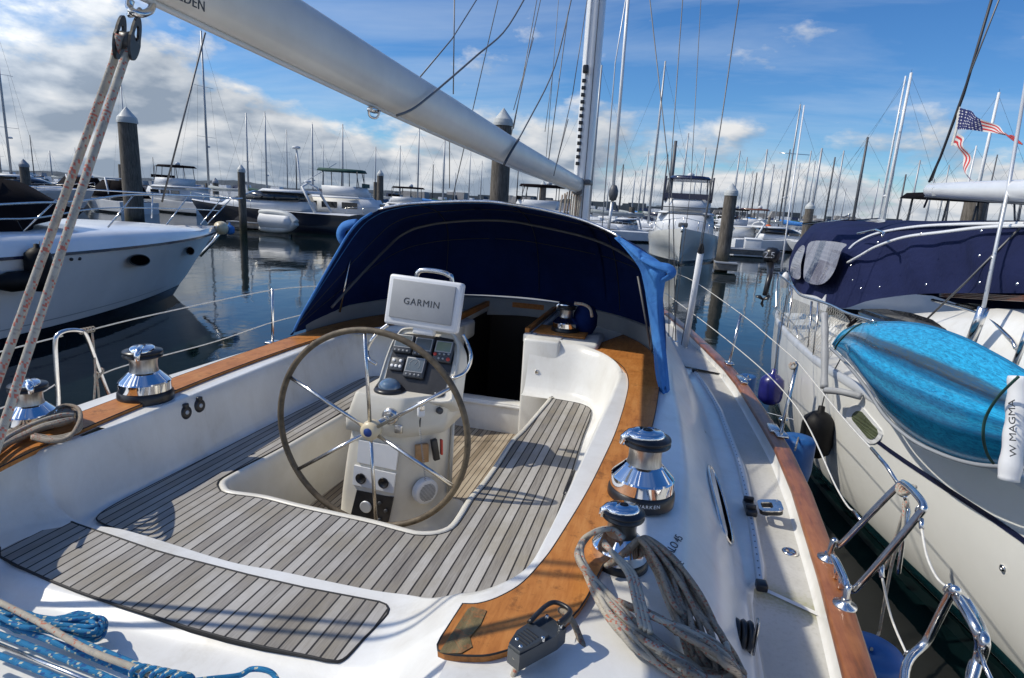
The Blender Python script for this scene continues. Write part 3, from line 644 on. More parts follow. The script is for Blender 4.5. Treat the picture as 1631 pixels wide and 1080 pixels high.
# turning block near the stern, grab slot in the coaming wall
tb = MB(); c = PZ(1183, 1010, 1.50)
for dx in (-.022, 0, .022): tb.lathe([(.0, -.009), (.045, -.009), (.05, 0), (.045, .009), (0, .009)], c+V((dx, 0, .0)), Matrix.Rotation(R(90), 3, 'Y') , n=20)
tb.box(c+V((0, .01, -.03)), (.07, .05, .09), bev=.01); tbo = part(tb, 'turning_block', 'black_plastic')
t2 = MB(); t2.box(c+V((.042, 0, .0)), (.006, .035, .13), bev=.006); part(t2, 'side_plate', 'stainless', tbo)
gs = MB(); a, b = V((-.318, 2.40, 1.68)), V((-.318, 2.66, 1.68)); gs.tube([a, a.lerp(b, .1), a.lerp(b, .9), b], [.006, .017, .017, .006], 10, flat=.35); part(gs, 'grab_slot', 'black_plastic')

# ---------------------------------------------------------------- winches
def winch(c, s, ang, with_base=True):
    c = V(c); base = MB(); n = 40
    base.lathe([(.126*s, -.02), (.127*s, .004*s), (.125*s, .026*s), (.118*s, .034*s)], c, n=n); o = part(base, 'winch', 'black_plastic')
    sk = MB().lathe([(.112*s, .033*s), (.119*s, .037*s), (.1185*s, .078*s), (.114*s, .084*s), (.074*s, .124*s), (.066*s, .13*s)], c, n=n, sharp=True); part(sk, 'skirt', 'chrome', o)
    part(MB().lathe([(.066*s, .13*s), (.061*s, .15*s), (.061*s, .18*s), (.068*s, .20*s)], c, n=n), 'drum', 'brushed_steel', o)
    part(MB().lathe([(.068*s, .20*s), (.088*s, .207*s), (.090*s, .213*s), (.078*s, .219*s), (.078*s, .222*s), (.090*s, .228*s), (.088*s, .236*s), (.06*s, .242*s)], c, n=n), 'self_tailing_jaws', 'black_plastic', o)
    t = MB(); top = [(.074*math.cos(a), .058*math.sin(a)) for a in [2*math.pi*k/28 for k in range(28)]]
    Rz = rotz(ang)
    r = []
    for f, z in ((1, .238), (1.0, .246), (.93, .253), (.78, .258), (.35, .260), (.33, .262), (.26, .262), (.2, .252), (0, .252)):
        r.append([c+Rz @ V((x*f*s+(.006*s if f > .5 else 0), y*f*s, z*s)) for x, y in top])
    t.loft(r, True)
    part(t, 'top_cap', 'chrome', o)
    a = MB(); a.tube([c+Rz @ V((.030*s, .0, .252*s)), c+Rz @ V((.066*s, 0, .246*s)), c+Rz @ V((.088*s, 0, .230*s)), c+Rz @ V((.094*s, 0, .205*s))], [.022*s, .021*s, .017*s, .011*s], 12, flat=.9)
    part(a, 'stripper_arm', 'chrome', o)
    part(MB().lathe([(.018*s, .2605*s), (.017*s, .2635*s), (.0, .2635*s)], c, n=16), 'handle_socket', 'rubber', o)
    return o
wb = winch((0.0, 2.19, 1.842), 1.0, R(200))
Rl = frame((1, 0, 0), (0, -1, 0))
def ringtext(txt, c, r, size, a0, parent, mat='letter_white'):
    da = size*.74/r
    for k, ch in enumerate(txt):
        a = a0+(k-(len(txt)-1)/2)*da; d = V((math.cos(a), math.sin(a), 0))
        o = lettering(ch, size, V(c)+d*(r+.0012), frame((-d.y, d.x, 0), d), mat, 'letter', None, bold=0); attach(o, parent)
ringtext('HARKEN', (0.0, 2.19, 1.842+.012), .1255, .019, R(-74), wb)
winch((-.045, 1.755, 1.815), .74, R(195))
winch((-2.47, 2.36, 1.842), 1.0, R(-60))
winch((-2.56, 1.86, 1.842), .80, R(-30))
winch((-.75, 4.81, 1.903), .88, R(200))
winch((2*X0+.62, 4.86, 1.903), .88, R(200))

# ---------------------------------------------------------------- engine and bilge knobs in the port coaming wall
for (a, b) in ((293, 657), (315, 646)):
    p = PX(a, b, -2.312)
    k = MB(); M = frame((0, 1, 0), (1, 0, .12)); k.lathe([(.036, -.03), (.038, .01), (.033, .018), (.02, .02)], p, M, 24); k.box(p+V((.012, 0, .038)), (.022, .03, .026), bev=.006)
    ko = part(k, 'control_knob', 'black_plastic'); part(MB().lathe([(.011, .019), (.011, .023), (0, .023)], p, M, 12), 'knob_centre', 'aluminium', ko)
k = MB(); p = PZ(388, 682, 1.508); k.lathe([(.012, 0), (.012, .03), (.006, .034)], p, n=12); part(k, 'seat_latch', 'chrome')

# ---------------------------------------------------------------- steering pedestal
def rr3(x0, x1, y0, y1, z, r, tilt=0, n=5):
    w, d = x1-x0, y1-y0; r = min(r, w/2-.001, d/2-.001)
    return [V((px, py, z+tilt*(py-y0))) for px, py in rrect(w, d, r, n, (x0+x1)/2, (y0+y1)/2)]
def roundpoly(pts, r, n=4):
    out = []; m = len(pts)
    for i in range(m):
        p, a, b = V(pts[i]+(0,)), V(pts[i-1]+(0,)), V(pts[(i+1) % m]+(0,)); ra = min(r, (a-p).length*.45); rb_ = min(r, (b-p).length*.45); q0 = p+(a-p).normalized()*ra; q1 = p+(b-p).normalized()*rb_
        for k in range(n+1): t_ = k/n; out.append((q0*(1-t_)**2+p*2*t_*(1-t_)+q1*t_*t_).to_2d())
    return out
def plan(z, AL, AR, RM, RF, LF, r): return [V((q.x, q.y, z)) for q in roundpoly([AL, AR, RM, RF, LF], r)]
ped = MB(); rows = []
rows.append(plan(1.07, (-1.70, 2.66), (-1.26, 2.66), (-1.02, 2.84), (-1.02, 3.3), (-1.70, 3.3), .08))
rows.append(plan(1.09, (-1.66, 2.70), (-1.28, 2.70), (-1.06, 2.86), (-1.06, 3.25), (-1.66, 3.25), .07))
rows.append(plan(1.13, (-1.62, 2.73), (-1.29, 2.73), (-1.12, 2.88), (-1.10, 3.2), (-1.62, 3.2), .06))
rows.append(plan(1.30, (-1.605, 2.74), (-1.285, 2.74), (-1.125, 2.89), (-1.10, 3.2), (-1.60, 3.2), .05))
rows.append(plan(1.50, (-1.585, 2.755), (-1.275, 2.755), (-1.12, 2.90), (-1.10, 3.2), (-1.58, 3.2), .05))
rows.append(plan(1.655, (-1.565, 2.775), (-1.265, 2.775), (-1.115, 2.91), (-1.10, 3.2), (-1.56, 3.2), .05))
ped.loft(rows, True)
rows = [plan(1.655, (-1.57, 2.77), (-1.262, 2.77), (-1.09, 2.92), (-1.08, 3.2), (-1.57, 3.2), .05), plan(1.66, (-1.585, 2.745), (-1.255, 2.745), (-1.07, 2.91), (-1.07, 3.22), (-1.585, 3.2), .04),
        plan(1.72, (-1.58, 2.742), (-1.25, 2.742), (-1.065, 2.91), (-1.07, 3.22), (-1.57, 3.2), .035), plan(1.868, (-1.525, 2.748), (-1.238, 2.748), (-1.05, 2.93), (-1.06, 3.22), (-1.53, 3.2), .03), plan(1.878, (-1.518, 2.754), (-1.243, 2.754), (-1.055, 2.935), (-1.065, 3.21), (-1.52, 3.19), .028)]
ped.loft(rows, True); ped.add(rows[-1], [tuple(range(len(rows[-1])))], 0, False)
pedo = part(ped, 'pedestal', 'cream_gelcoat')
# instrument pod on top: sloping face towards the helm
PC = V((-1.245, 2.865, 1.872)); du = V((0, math.cos(R(57)), math.sin(R(57)))); dn = V((0, -du.z, du.y)); PR = frame((1, 0, 0), dn)   # local x right, y up the face, z out
pod = MB(); out = [(-.195, -.03), (-.21, .05), (-.20, .24), (-.175, .33), (-.12, .375), (.12, .375), (.18, .34), (.215, .25), (.225, .06), (.205, -.03)]
outS = smoothpath([V((x, y, 0)) for x, y in out], 44, True)
def pp(x, y, z): return PC + PR @ V((x, y, z))
rws = []
for f, z in ((1.0, -.16), (1.0, -.02), (.985, .0), (.95, .008), (.93, .004), (.92, -.006)):
    rws.append([pp(q.x*f, .18+(q.y-.18)*f, z) for q in outS])
pod.loft(rws, True); pod.add(rws[-1], [tuple(f) for f in tessellate_polygon([rws[-1]])], 0, False)
podo = part(pod, 'instrument_pod', 'cream_gelcoat', pedo)
pa = MB(); pnl = [(-.172, .02), (-.165, .0), (.15, .0), (.178, .06), (.185, .22), (.165, .315), (.13, .335), (-.11, .335), (-.15, .305), (-.175, .2)]
pa.slab([pp(x, y, -.001) for x, y in [(q.x, q.y) for q in smoothpath([V((x, y, 0)) for x, y in pnl], 40, True)]], .006, up_=dn); part(pa, 'instrument_panel', 'black_plastic', podo)
bpy.context.view_layer.update()
def instrument(cx, cy, w, h, lcd, keys, th=.026):
    m = MB(); m.box(pp(cx, cy, th/2-.001), (w, h, th), PR, bev=.008); o = part(m, 'instrument', 'grey_plastic', pedo)
    if lcd:
        lx, ly, lw, lh, mt = lcd
        part(MB().box(pp(cx+lx, cy+ly, th+.0008), (lw+.012, lh+.012, .003), PR, bev=.001), 'bezel', 'cover_grey', o)
        part(MB().box(pp(cx+lx, cy+ly, th+.002), (lw, lh, .004), PR), 'display_screen', mt, o)
    for kx, ky, mt, r in keys:
        part(MB().lathe([(r, 0), (r, .004), (r*.7, .006), (0, .006)], pp(cx+kx, cy+ky, th-.001), PR, 12), 'button', mt, o)
    return o
row4 = [(-.036+.024*k, -.042, 'cover_grey', .005) for k in range(4)]
instrument(-.112, .268, .112, .106, (0, .012, .088, .062, 'lcd_grey'), row4)
instrument(.008, .262, .112, .106, (0, .012, .088, .062, 'lcd_grey'), row4)
instrument(.126, .250, .106, .122, (0, .024, .082, .052, 'lcd_green'), [(-.04, -.022, 'red_plastic', .010), (.04, -.044, 'red_plastic', .011), (-.014, -.018, 'cover_grey', .006), (.012, -.018, 'cover_grey', .006), (.036, -.014, 'cover_grey', .006), (-.014, -.043, 'cover_grey', .006), (.010, -.043, 'cover_grey', .006)])
instrument(-.122, .150, .082, .078, None, [(-.020, .018, 'letter_white', .009), (.020, .018, 'letter_white', .009), (-.024, -.014, 'letter_white', .009), (0, -.014, 'letter_white', .009), (.024, -.014, 'letter_white', .009)], .018)
wi = instrument(-.012, .140, .118, .116, (0, .012, .092, .070, 'lcd_grey'), row4)
g = MB(); cc = pp(-.012, .152, .031)
g.tube([cc+PR @ V((.030*math.cos(a), .030*math.sin(a), 0)) for a in [R(-40)+R(260)*k/20 for k in range(21)]], .0012, 4)
g.tube([cc, cc+PR @ V((.012, .022, 0))], .0014, 4); part(g, 'wind_dial', 'cover_grey', wi)
part(MB().lathe([(.0045, 0), (.0045, .006), (0, .006)], pp(.145, .12, -.001), PR, 10), 'toggle_switch', 'aluminium', podo)
for x, y in ((-.15, .03), (.13, .02)): part(MB().lathe([(.004, 0), (.004, .002), (0, .002)], pp(x, y, -.001), PR, 8), 'screw', 'aluminium', podo)
# compass
cc = V((-1.365, 2.845, 1.878))
cmp_ = MB().lathe([(.082, 0), (.084, .006), (.077, .016), (.060, .021)], cc, n=36); co_ = part(cmp_, 'compass', 'black_plastic', pedo)
t = NT('dome_glass'); t.set(Base_Color=(.10, .16, .24), Roughness=.04, Coat_Weight=1.0, Specular_IOR_Level=.8)
part(MB().lathe([(.060*math.cos(a), .019+.050*math.sin(a)) for a in [math.pi/2*k/12 for k in range(13)]], cc, n=36), 'compass_dome', 'dome_glass', co_)
# wheel
HUB = PY(590, 686, 2.52); ax = V((.0, -1, .0)).normalized(); WR = frame((1, 0, 0), ax)
rad = .5
wm = MB(); wm.tube([HUB+WR @ V((rad*math.cos(a), rad*math.sin(a), 0)) for a in [2*math.pi*k/96 for k in range(96)]], .0152, 14, closed=True)
wheel = part(wm, 'steering_wheel', 'wheel_leather')
hb = MB().lathe([(.022, -.05), (.046, -.04), (.050, -.01), (.046, .016), (.034, .026), (.024, .028)], HUB, WR, 28); hubo = part(hb, 'hub', 'hub_cream', wheel)
part(MB().lathe([(.023, .026), (.021, .031), (0, .031)], HUB, WR, 20), 'hub_badge', 'blue_badge', wheel)
for k in range(6):
    a = R(90+4)+k*math.pi/3; d = V((math.cos(a), math.sin(a), 0))
    part(MB().tube([HUB+WR @ (d*.04), HUB+WR @ (d*(rad-.006))], .0095, 10), 'spoke', 'stainless', wheel)
# decorative turks-head seams: leather stitching knots
part(MB().tube([HUB+WR @ V((0, 0, -.03)), HUB+WR @ V((0, 0, -.26))], .02, 14), 'wheel_shaft', 'stainless', wheel)
part(MB().lathe([(.046, .0), (.046, .035), (.036, .045), (.03, .045)], HUB+WR @ V((0, 0, -.245)), WR, 24), 'shaft_collar', 'stainless', pedo)
part(MB().box(HUB+WR @ V((.045, -.065, -.225)), (.045, .05, .02), WR, bev=.006), 'brake_lever', 'stainless', pedo)
# chart plotter under its sun cover
DQ = [PY(620, 436, 2.95), PY(735, 450, 2.95), PY(728, 534, 2.90), PY(612, 514, 2.90)]
dc = sum(DQ, V())/4; dw = ((DQ[1]-DQ[0]).length+(DQ[2]-DQ[3]).length)/2; dh = ((DQ[0]-DQ[3]).length+(DQ[1]-DQ[2]).length)/2
dxv = ((DQ[1]-DQ[0])+(DQ[2]-DQ[3])).normalized(); dyv = ((DQ[0]-DQ[3])+(DQ[1]-DQ[2])).normalized(); dz_ = dxv.cross(dyv).normalized()
DR = Matrix((dxv, dz_.cross(dxv), dz_)).transposed()
pl_ = part(MB().box(dc-dz_*.03, (dw, dh, .07), DR, bev=.016, seg=3), 'chart_plotter', 'white_plastic', pedo)
part(MB().box(dc+DR @ V((.0, .008, .007)), (dw*.86, dh*.76, .014), DR, bev=.004), 'sun_cover', 'cover_grey', pl_)
attach(lettering('GARMIN', .050, dc+DR @ V((-.0, .0, .0146)), DR, 'letter_grey', 'lettering', None, bold=0, spacing=1.12), pl_)
part(MB().box(dc+DR @ V((.02, -dh*.52, -.03)), (.12, .05, .05), DR, bev=.01), 'plotter_bracket', 'white_plastic', pedo)
# grab rails round the pod
def bow(pts, r=.0105, parent=None, name='grab_rail', mat='stainless', n=40): return part(MB().tube(smoothpath(pts, n), r, 10), name, mat, parent)
bow([PY(737, 533, 3.05), PY(745, 548, 3.05), PY(750, 565, 3.0), PY(747, 582, 2.98), PY(738, 595, 2.95), PY(722, 602, 2.90), PY(716, 601, 2.95)], parent=pedo)
bow([PY(618, 517, 3.05), PY(604, 528, 3.03), PY(592, 542, 3.0), PY(585, 558, 3.0), PY(588, 572, 2.95), PY(600, 580, 2.95)], parent=pedo)
bow([PY(664, 444, 3.10), PY(666, 434, 3.10), PY(676, 430.5, 3.10), PY(700, 433, 3.10), PY(714, 438, 3.10), PY(720, 447, 3.10), PY(722, 500, 3.12)], .014, pedo)
# lower panels on the aft face
FR = frame((1, 0, 0), (0, -1, .03))
def fp(px, py, off=0): q = PY(px, py, 2.735); q.y += (q.z-1.15)*.045; q.y -= off; return q
m = MB(); rec = [fp(*p, .0) for p in ((568, 700), (634, 712), (622, 838), (552, 812))]
m = MB().slab([fp(*p, .006) for p in ((569, 703), (633, 714), (629, 750), (567, 737))], .012, up_=V((0, -1, 0))); part(m, 'inspection_panel', 'white_plastic', pedo)
m = MB().slab([fp(*p, .008) for p in ((563, 742), (629, 756), (626, 786), (561, 772))], .014, up_=V((0, -1, 0))); ip = part(m, 'switch_panel', 'white_plastic', pedo)
m = MB().slab([fp(*p, .006) for p in ((568, 781), (626, 793), (617, 842), (558, 825))], .012, up_=V((0, -1, 0))); ep = part(m, 'engine_panel', 'black_plastic', pedo)
for px, py, r in ((575, 762, .030), (611, 769, .030)):
    c_ = fp(px, py, .012); g = part(MB().lathe([(r, 0), (r, .006), (r*.86, .008), (r*.8, .003), (0, .003)], c_, FR, 28), 'vent_fitting', 'black_plastic', pedo)
c_ = fp(584, 806, .012); g = part(MB().lathe([(.034, 0), (.034, .006), (.030, .008)], c_, FR, 28), 'rev_counter', 'aluminium', pedo)
part(MB().lathe([(.030, .006), (0, .006)], c_, FR, 28), 'gauge_face', 'lcd_grey', g)
tk_ = MB()
for k in range(11):
    a = R(220-26*k); d = V((math.cos(a), math.sin(a), 0)); tk_.tube([c_+FR @ (d*.019+V((0, 0, .0072))), c_+FR @ (d*.027+V((0, 0, .0072)))], .0008, 4)
part(tk_, 'dial_marks', 'letter_white', g)
for px, py in ((606, 826), (606, 800), (616, 812)): part(MB().lathe([(.010, 0), (.010, .01), (.007, .012), (0, .012)], fp(px, py, .012), FR, 14), 'push_button', 'grey_plastic', pedo)
# speaker grille, microphone, wood block, breather bits on the right-hand side
sp = PY(679, 783, 2.835); SR = frame((.60, .80, 0), V((.80, -.60, .02)))
so = part(MB().lathe([(.072, -.03), (.072, .004), (.067, .010), (.058, .011), (0, .014)], sp, SR, 36), 'speaker', 'white_plastic', pedo)
sg_ = MB()
for k in range(-6, 7):
    w_ = math.sqrt(max(0, .050**2-(k*.0075)**2)); sg_.box(sp+SR @ V((0, k*.0075, .0145)), (2*w_, .0022, .001), SR)
o = part(sg_, 'speaker_slots', 'grey_plastic', so); o['kind'] = 'stuff'
mp = PY(673, 650, 2.80)+V((.0, -.02, 0)); MR = frame((.75, .66, 0), V((.66, -.75, .1)))
mo = part(MB().box(mp, (.042, .085, .032), MR, bev=.015, seg=3), 'radio_microphone', 'white_plastic', pedo)
part(MB().box(mp+MR @ V((0, .012, .017)), (.026, .035, .006), MR, bev=.002), 'microphone_grille', 'stainless', mo)
cord = [mp+V((0, -.01, -.045)), mp+V((.005, -.02, -.09))]
part(MB().tube(cord, [.006, .003], 8), 'cord_gland', 'black_plastic', pedo)
hx = []
p0_, p1_ = mp+V((.005, -.02, -.10)), PY(678, 765, 2.80)
for k in range(161):
    f = k/160; a = k*.9; q = p0_.lerp(p1_, f); hx.append(q+V((.005*math.cos(a), .005*math.sin(a), 0)))
part(MB().tube(hx, .0016, 5), 'coiled_cord', 'cover_grey', pedo)
part(MB().box(PY(672, 722, 2.825), (.07, .10, .025), MR, bev=.002), 'wood_pad', 'wood_block', pedo)
part(MB().box(PY(693, 716, 2.86), (.035, .12, .03), MR @ Matrix.Rotation(.15, 3, 'Z'), bev=.006), 'handheld_lamp', 'black_plastic', pedo)
part(MB().box(PY(703, 712, 2.88), (.012, .085, .026), MR, bev=.004), 'red_cap', 'red_plastic', pedo)
part(MB().lathe([(.018, 0), (.018, .04), (.012, .045), (0, .045)], PY(697, 652, 2.90), MR, 16), 'cable_socket', 'grey_plastic', pedo)
part(MB().tube([PY(722, 655, 3.12), PY(716, 785, 3.1)], .012, 8), 'pedestal_pipe', 'cream_gelcoat', pedo)

# ---------------------------------------------------------------- sprayhood
YA = 3.9
apx = [(468, 529), (472, 520), (482, 500), (499, 470), (520, 433), (540, 398), (556, 372), (572, 353), (588, 342), (602, 335), (617, 331), (645, 326), (680, 323.5), (730, 321.5), (780, 322), (826, 328), (870, 336), (930, 352), (987, 378)]
arch = [PY(a, b, YA) for a, b in apx]
arch += [V((-.085, YA-.02, 2.60)), V((-.02, YA-.06, 2.42)), V((.03, YA-.10, 2.2)), V((.055, YA-.16, 2.0)), V((.07, YA-.22, 1.86))]
arch[0].y = arch[1].y = YA-.05
apy = [3.85, 3.86, 3.90, 3.97, 4.05, 4.13, 4.20, 4.26, 4.30, 4.32, 4.34, 4.36, 4.38, 4.38, 4.38, 4.36, 4.33, 4.26, 4.12]
arch[:len(apx)] = [PY(a, b, y) for (a, b), y in zip(apx, apy)]
A = even(smoothpath(arch, 300), 90)
ffoot = [V((arch[0].x, 3.86, 1.86)), V((-2.62, 4.5, 1.86)), V((-2.50, 5.1, 1.9)), V((-2.25, 5.5, 1.95)), V((-1.9, 5.75, 1.97)), V((X0, 5.85, 1.98)), V((-.75, 5.72, 1.97)), V((-.35, 5.42, 1.95)), V((-.06, 5.0, 1.93)), V((.05, 4.4, 1.9)), V((.075, 3.68, 1.86))]
Fp = even(smoothpath(ffoot, 300), 90)
rows = []
NR = 26
for k in range(NR+1):
    f = k/NR; r = []
    for i, (a, b) in enumerate(zip(A, Fp)):
        u = i/89; m_ = V((a.x*.96+b.x*.04, 4.95, a.z+.01)) if True else a
        m_.x = X0+(a.x-X0)*1.0; hgt = max(0, a.z-1.95)/.94
        m_.y = a.y+.95*min(1, hgt*1.4); m_.z = a.z-.04
        m2 = V((b.x+(a.x-b.x)*.35, b.y-.12, b.z+(a.z-b.z)*.72))
        q = a*((1-f)**3)+m_*(3*f*(1-f)**2)+m2*(3*f*f*(1-f))+b*(f**3); q += V((0, 0, .012*math.sin(u*19)*math.sin(f*3.14))); r.append(q)
    rows.append(r)
hood = part(MB().loft(rows), 'sprayhood', 'navy_canvas')
part(MB().tube([q+V((0, -.006, .004)) for q in A[24:66]], .011, 8, flat=.8), 'aft_hoop', 'stainless', hood)
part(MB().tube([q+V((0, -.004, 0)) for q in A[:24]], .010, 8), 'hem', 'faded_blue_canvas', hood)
for kk in (1, 6, 16):
    part(MB().tube([rows[kk][i]+V((0, -.004, -.004)) for i in range(2, 88)], .0035, 4), 'stitched_seam', 'faded_blue_canvas' if kk == 1 else 'rig_dark', hood)
for ii in (30, 45, 60):
    part(MB().tube([rows[k][ii]+V((0, -.006, -.006)) for k in range(1, 26)], .0035, 4), 'stitched_seam', 'rig_dark', hood)
# middle hoop, struts and window battens inside
mh = [rows[7][i]*.985+V((X0*.015, 0, .015)) for i in range(6, 84)]
part(MB().tube([V((X0+(q.x-X0)*.955, q.y+.10, q.z-.05)) for q in mh], .011, 8), 'middle_hoop', 'mast_dark', hood)
part(MB().tube([PY(558, 412, 4.35), PY(541, 497, 4.3)], .010, 8), 'strut', 'stainless', hood)
part(MB().tube([PY(1038, 560, 4.2), PY(1016, 440, 4.25)], .008, 8), 'strut', 'mast_dark', hood)
for i0_, w_ in ((37, 1), (56, 1), (72, 1)):
    m = MB(); m.loft([[rows[k][i0_+d]+V((0, -.012, -.012)) for k in range(5, 25)] for d in (0, w_)]); part(m, 'window_batten', 'navy_canvas', hood)
# rolled side flap on the right, catching the sun
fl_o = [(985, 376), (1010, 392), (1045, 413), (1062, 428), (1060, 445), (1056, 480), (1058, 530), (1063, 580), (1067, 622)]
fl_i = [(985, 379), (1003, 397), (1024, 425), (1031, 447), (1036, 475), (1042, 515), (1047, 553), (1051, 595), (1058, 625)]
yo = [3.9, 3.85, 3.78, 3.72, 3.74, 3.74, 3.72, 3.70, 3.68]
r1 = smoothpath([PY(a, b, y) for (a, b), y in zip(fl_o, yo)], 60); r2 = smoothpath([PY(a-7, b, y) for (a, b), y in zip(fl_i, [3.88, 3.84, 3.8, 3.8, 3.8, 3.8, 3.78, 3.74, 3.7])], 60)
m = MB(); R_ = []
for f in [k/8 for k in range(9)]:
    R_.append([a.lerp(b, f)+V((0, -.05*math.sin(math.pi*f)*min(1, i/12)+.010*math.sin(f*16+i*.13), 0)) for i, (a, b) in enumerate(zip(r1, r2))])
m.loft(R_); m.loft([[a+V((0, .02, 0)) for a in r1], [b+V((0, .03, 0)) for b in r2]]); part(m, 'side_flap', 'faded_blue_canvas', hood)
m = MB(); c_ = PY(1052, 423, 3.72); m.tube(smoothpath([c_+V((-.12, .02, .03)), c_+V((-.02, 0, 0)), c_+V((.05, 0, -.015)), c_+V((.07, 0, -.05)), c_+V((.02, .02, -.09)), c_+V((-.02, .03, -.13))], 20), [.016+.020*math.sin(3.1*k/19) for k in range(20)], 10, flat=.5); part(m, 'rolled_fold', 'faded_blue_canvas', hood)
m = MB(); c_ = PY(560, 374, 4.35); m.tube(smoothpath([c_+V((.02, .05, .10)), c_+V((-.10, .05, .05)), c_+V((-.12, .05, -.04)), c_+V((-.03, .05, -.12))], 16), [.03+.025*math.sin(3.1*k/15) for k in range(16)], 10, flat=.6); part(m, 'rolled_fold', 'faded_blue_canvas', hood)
# rope tails and bags under the hood
m = MB().tube(smoothpath([PZ(768, 466, 1.98), PZ(775, 463, 2.0), PZ(785, 466, 1.98)], 10), .014, 8); part(m, 'halyard_coil', 'rope_cream', boat)
m = MB().tube(smoothpath([PY(915, 483, 4.7), PY(930, 485, 4.7), PY(940, 492, 4.7), PY(943, 505, 4.7)], 12), .012, 8); part(m, 'halyard_coil', 'rope_cream', boat)
bag = MB().lathe([(0, -.13), (.06, -.12), (.10, -.04), (.10, .05), (.07, .11), (0, .13)], PY(932, 510, 4.9), n=16); part(bag, 'winch_handle_pocket', 'navy_canvas')
m = MB(); m.box(PY(855, 592, 4.37), (.025, .02, .03), bev=.004); part(m, 'wall_hook', 'stainless')

# ---------------------------------------------------------------- mast, boom and rigging
MX, MY = -1.23, 8.35
def oval(c, w, d, n=20, ax_=None):
    return [V(c)+V((w/2*math.copysign(abs(math.cos(a))**.8, math.cos(a)), d/2*math.copysign(abs(math.sin(a))**.8, math.sin(a)), 0)) for a in [2*math.pi*k/n for k in range(n)]]
mm = MB(); mm.loft([oval((MX, MY, z), .235, .30, 24) for z in (1.3, 2.2, 4, 8, 14)], True); mast = part(mm, 'mast', 'white_paint')
part(MB().box((MX-.045, MY-.152, 8), (.012, .012, 12)), 'sail_track', 'aluminium', mast)
part(MB().box((MX+.055, MY-.150, 8), (.008, .01, 12)), 'sail_slot', 'mast_dark', mast)
for k in range(13): part(MB().box((MX-.055, MY-.165, 3.45+.085*k), (.05, .03, .045), bev=.006), 'luff_slide', 'black_plastic', mast)
part(MB().box((MX-.04, MY-.20, 4.60), (.07, .07, .10), bev=.015), 'headboard_car', 'black_plastic', mast)
part(MB().box((MX, MY, 3.22), (.262, .33, .07), bev=.02), 'gooseneck_collar', 'mast_dark', mast)
part(MB().box((MX-.02, MY-.20, 3.16), (.12, .12, .22), bev=.03), 'gooseneck', 'mast_dark', mast)
random.seed(3)
for k in range(9):
    x = MX-.22+.032*k; z0 = 3.0-.02*abs(k-4); pts = smoothpath([V((x, MY-.19, z0+.12)), V((x+random.uniform(-.03, .03), MY-.22, z0-.25)), V((x+random.uniform(-.03, .03), MY-.21, 2.2))], 8)
    part(MB().tube(pts, .012, 6), 'coiled_halyard', random.choice(['rope_cream', 'rope_pale', 'rope_old']), boat)
# boom: built from its lower edge in the picture plane of the mast
def bsec(y):
    zb = tab([(.9, 3.34), (1.31, 3.322), (2.5, 3.26), (3.2, 3.23), (4.84, 3.17), (8.2, 3.085)], y); h = tab([(.9, .19), (1.9, .205), (3.2, .215), (5.0, .205), (8.2, .19)], y)
    w = .16; out = []
    for k in range(24):
        a = 2*math.pi*k/24; cx_ = math.cos(a); sz = math.sin(a)
        out.append(V((-1.26+w/2*math.copysign(abs(cx_)**.75, cx_), y, zb+h/2+h/2*math.copysign(abs(sz)**.8, sz))))
    return out
bm_ = MB(); bm_.loft([bsec(.98+.29*k) for k in range(26)], True, caps=True); boom = part(bm_, 'boom', 'boom_paint')
part(MB().tube([V((-1.26, .98+.29*k, bsec(.98+.29*k)[18].z-.004)) for k in range(26)], .010, 6), 'boom_slot', 'aluminium', boom)
e_ = bsec(1.05); part(MB().loft([[q+V((0, d, 0)) for q in bsec(1.0)] for d in (-.10, .02)], True, caps=True), 'boom_end_fitting', 'aluminium', boom)
attach(lettering('SELDEN', .034, PX(297, -2, -1.178)+V((.0, 0, .0)), frame((0, 1, -.03), (1, 0, -.05)), 'letter_grey', 'lettering', None, bold=0, spacing=1.05), boom)
def ropeline(pts, r, mat, name='halyard', parent=None, n=0, k=6):
    if n: pts = smoothpath(pts, n)
    return part(MB().tube(pts, r, k), name, mat, parent or boat)
q = PX(612, 180, -1.20)
part(MB().box(q+V((-.05, 0, .010)), (.03, .06, .02), bev=.006), 'sheet_bail', 'stainless', boom)
part(MB().tube(smoothpath([q+V((-.06, -.02, .012)), q+V((-.06, -.01, -.015)), q+V((-.04, .012, -.018)), q+V((-.03, .02, .012))], 12), .005, 6), 'shackle', 'stainless', boom)
for px, py in ((803, 262), (700, 225)):
    pass
# lazy lines round the boom
ropeline([PX(632, 184, -1.17), PX(660, 172, -1.16), PX(700, 140, -1.16), PX(760, 88, -1.15), PX(805, 48, -1.15), PX(840, -10, -1.15)], .0055, 'wire_grey', n=24)
ropeline([PX(668, 124, -1.34), PX(720, 62, -1.34), PX(762, -5, -1.34)], .004, 'wire_grey')
ropeline([PX(722, 150, -1.4), PX(724, -10, -1.4)], .004, 'wire_grey')
ropeline([PX(716, 300, -1.4), PX(716, 152, -1.4)], .003, 'wire_grey')
ropeline([PX(802, 262, -1.17), PX(840, 196, -1.16), PX(884, 105, -1.16), PX(912, -10, -1.16)], .006, 'wire_grey', n=16)
part(MB().tube(smoothpath([PX(803, 262, -1.17), PX(812, 245, -1.165), PX(826, 222, -1.165)], 10), .010, 6), 'boom_strap', 'rig_dark', boom)
for a, b, c_, d, x in ((818, 205, 856, -5, -1.5), (812, 225, 862, -5, -1.42), (818, 175, 850, 60, -1.6), (870, 250, 890, -5, -1.9), (874, 254, 905, 20, -1.1), (882, 280, 912, 150, -1.15), (912, 150, 936, -5, -1.05), (868, 210, 880, 120, -1.7)):
    ropeline([PX(a, b, x), PX(c_, d, x)], .0045, 'wire_grey')
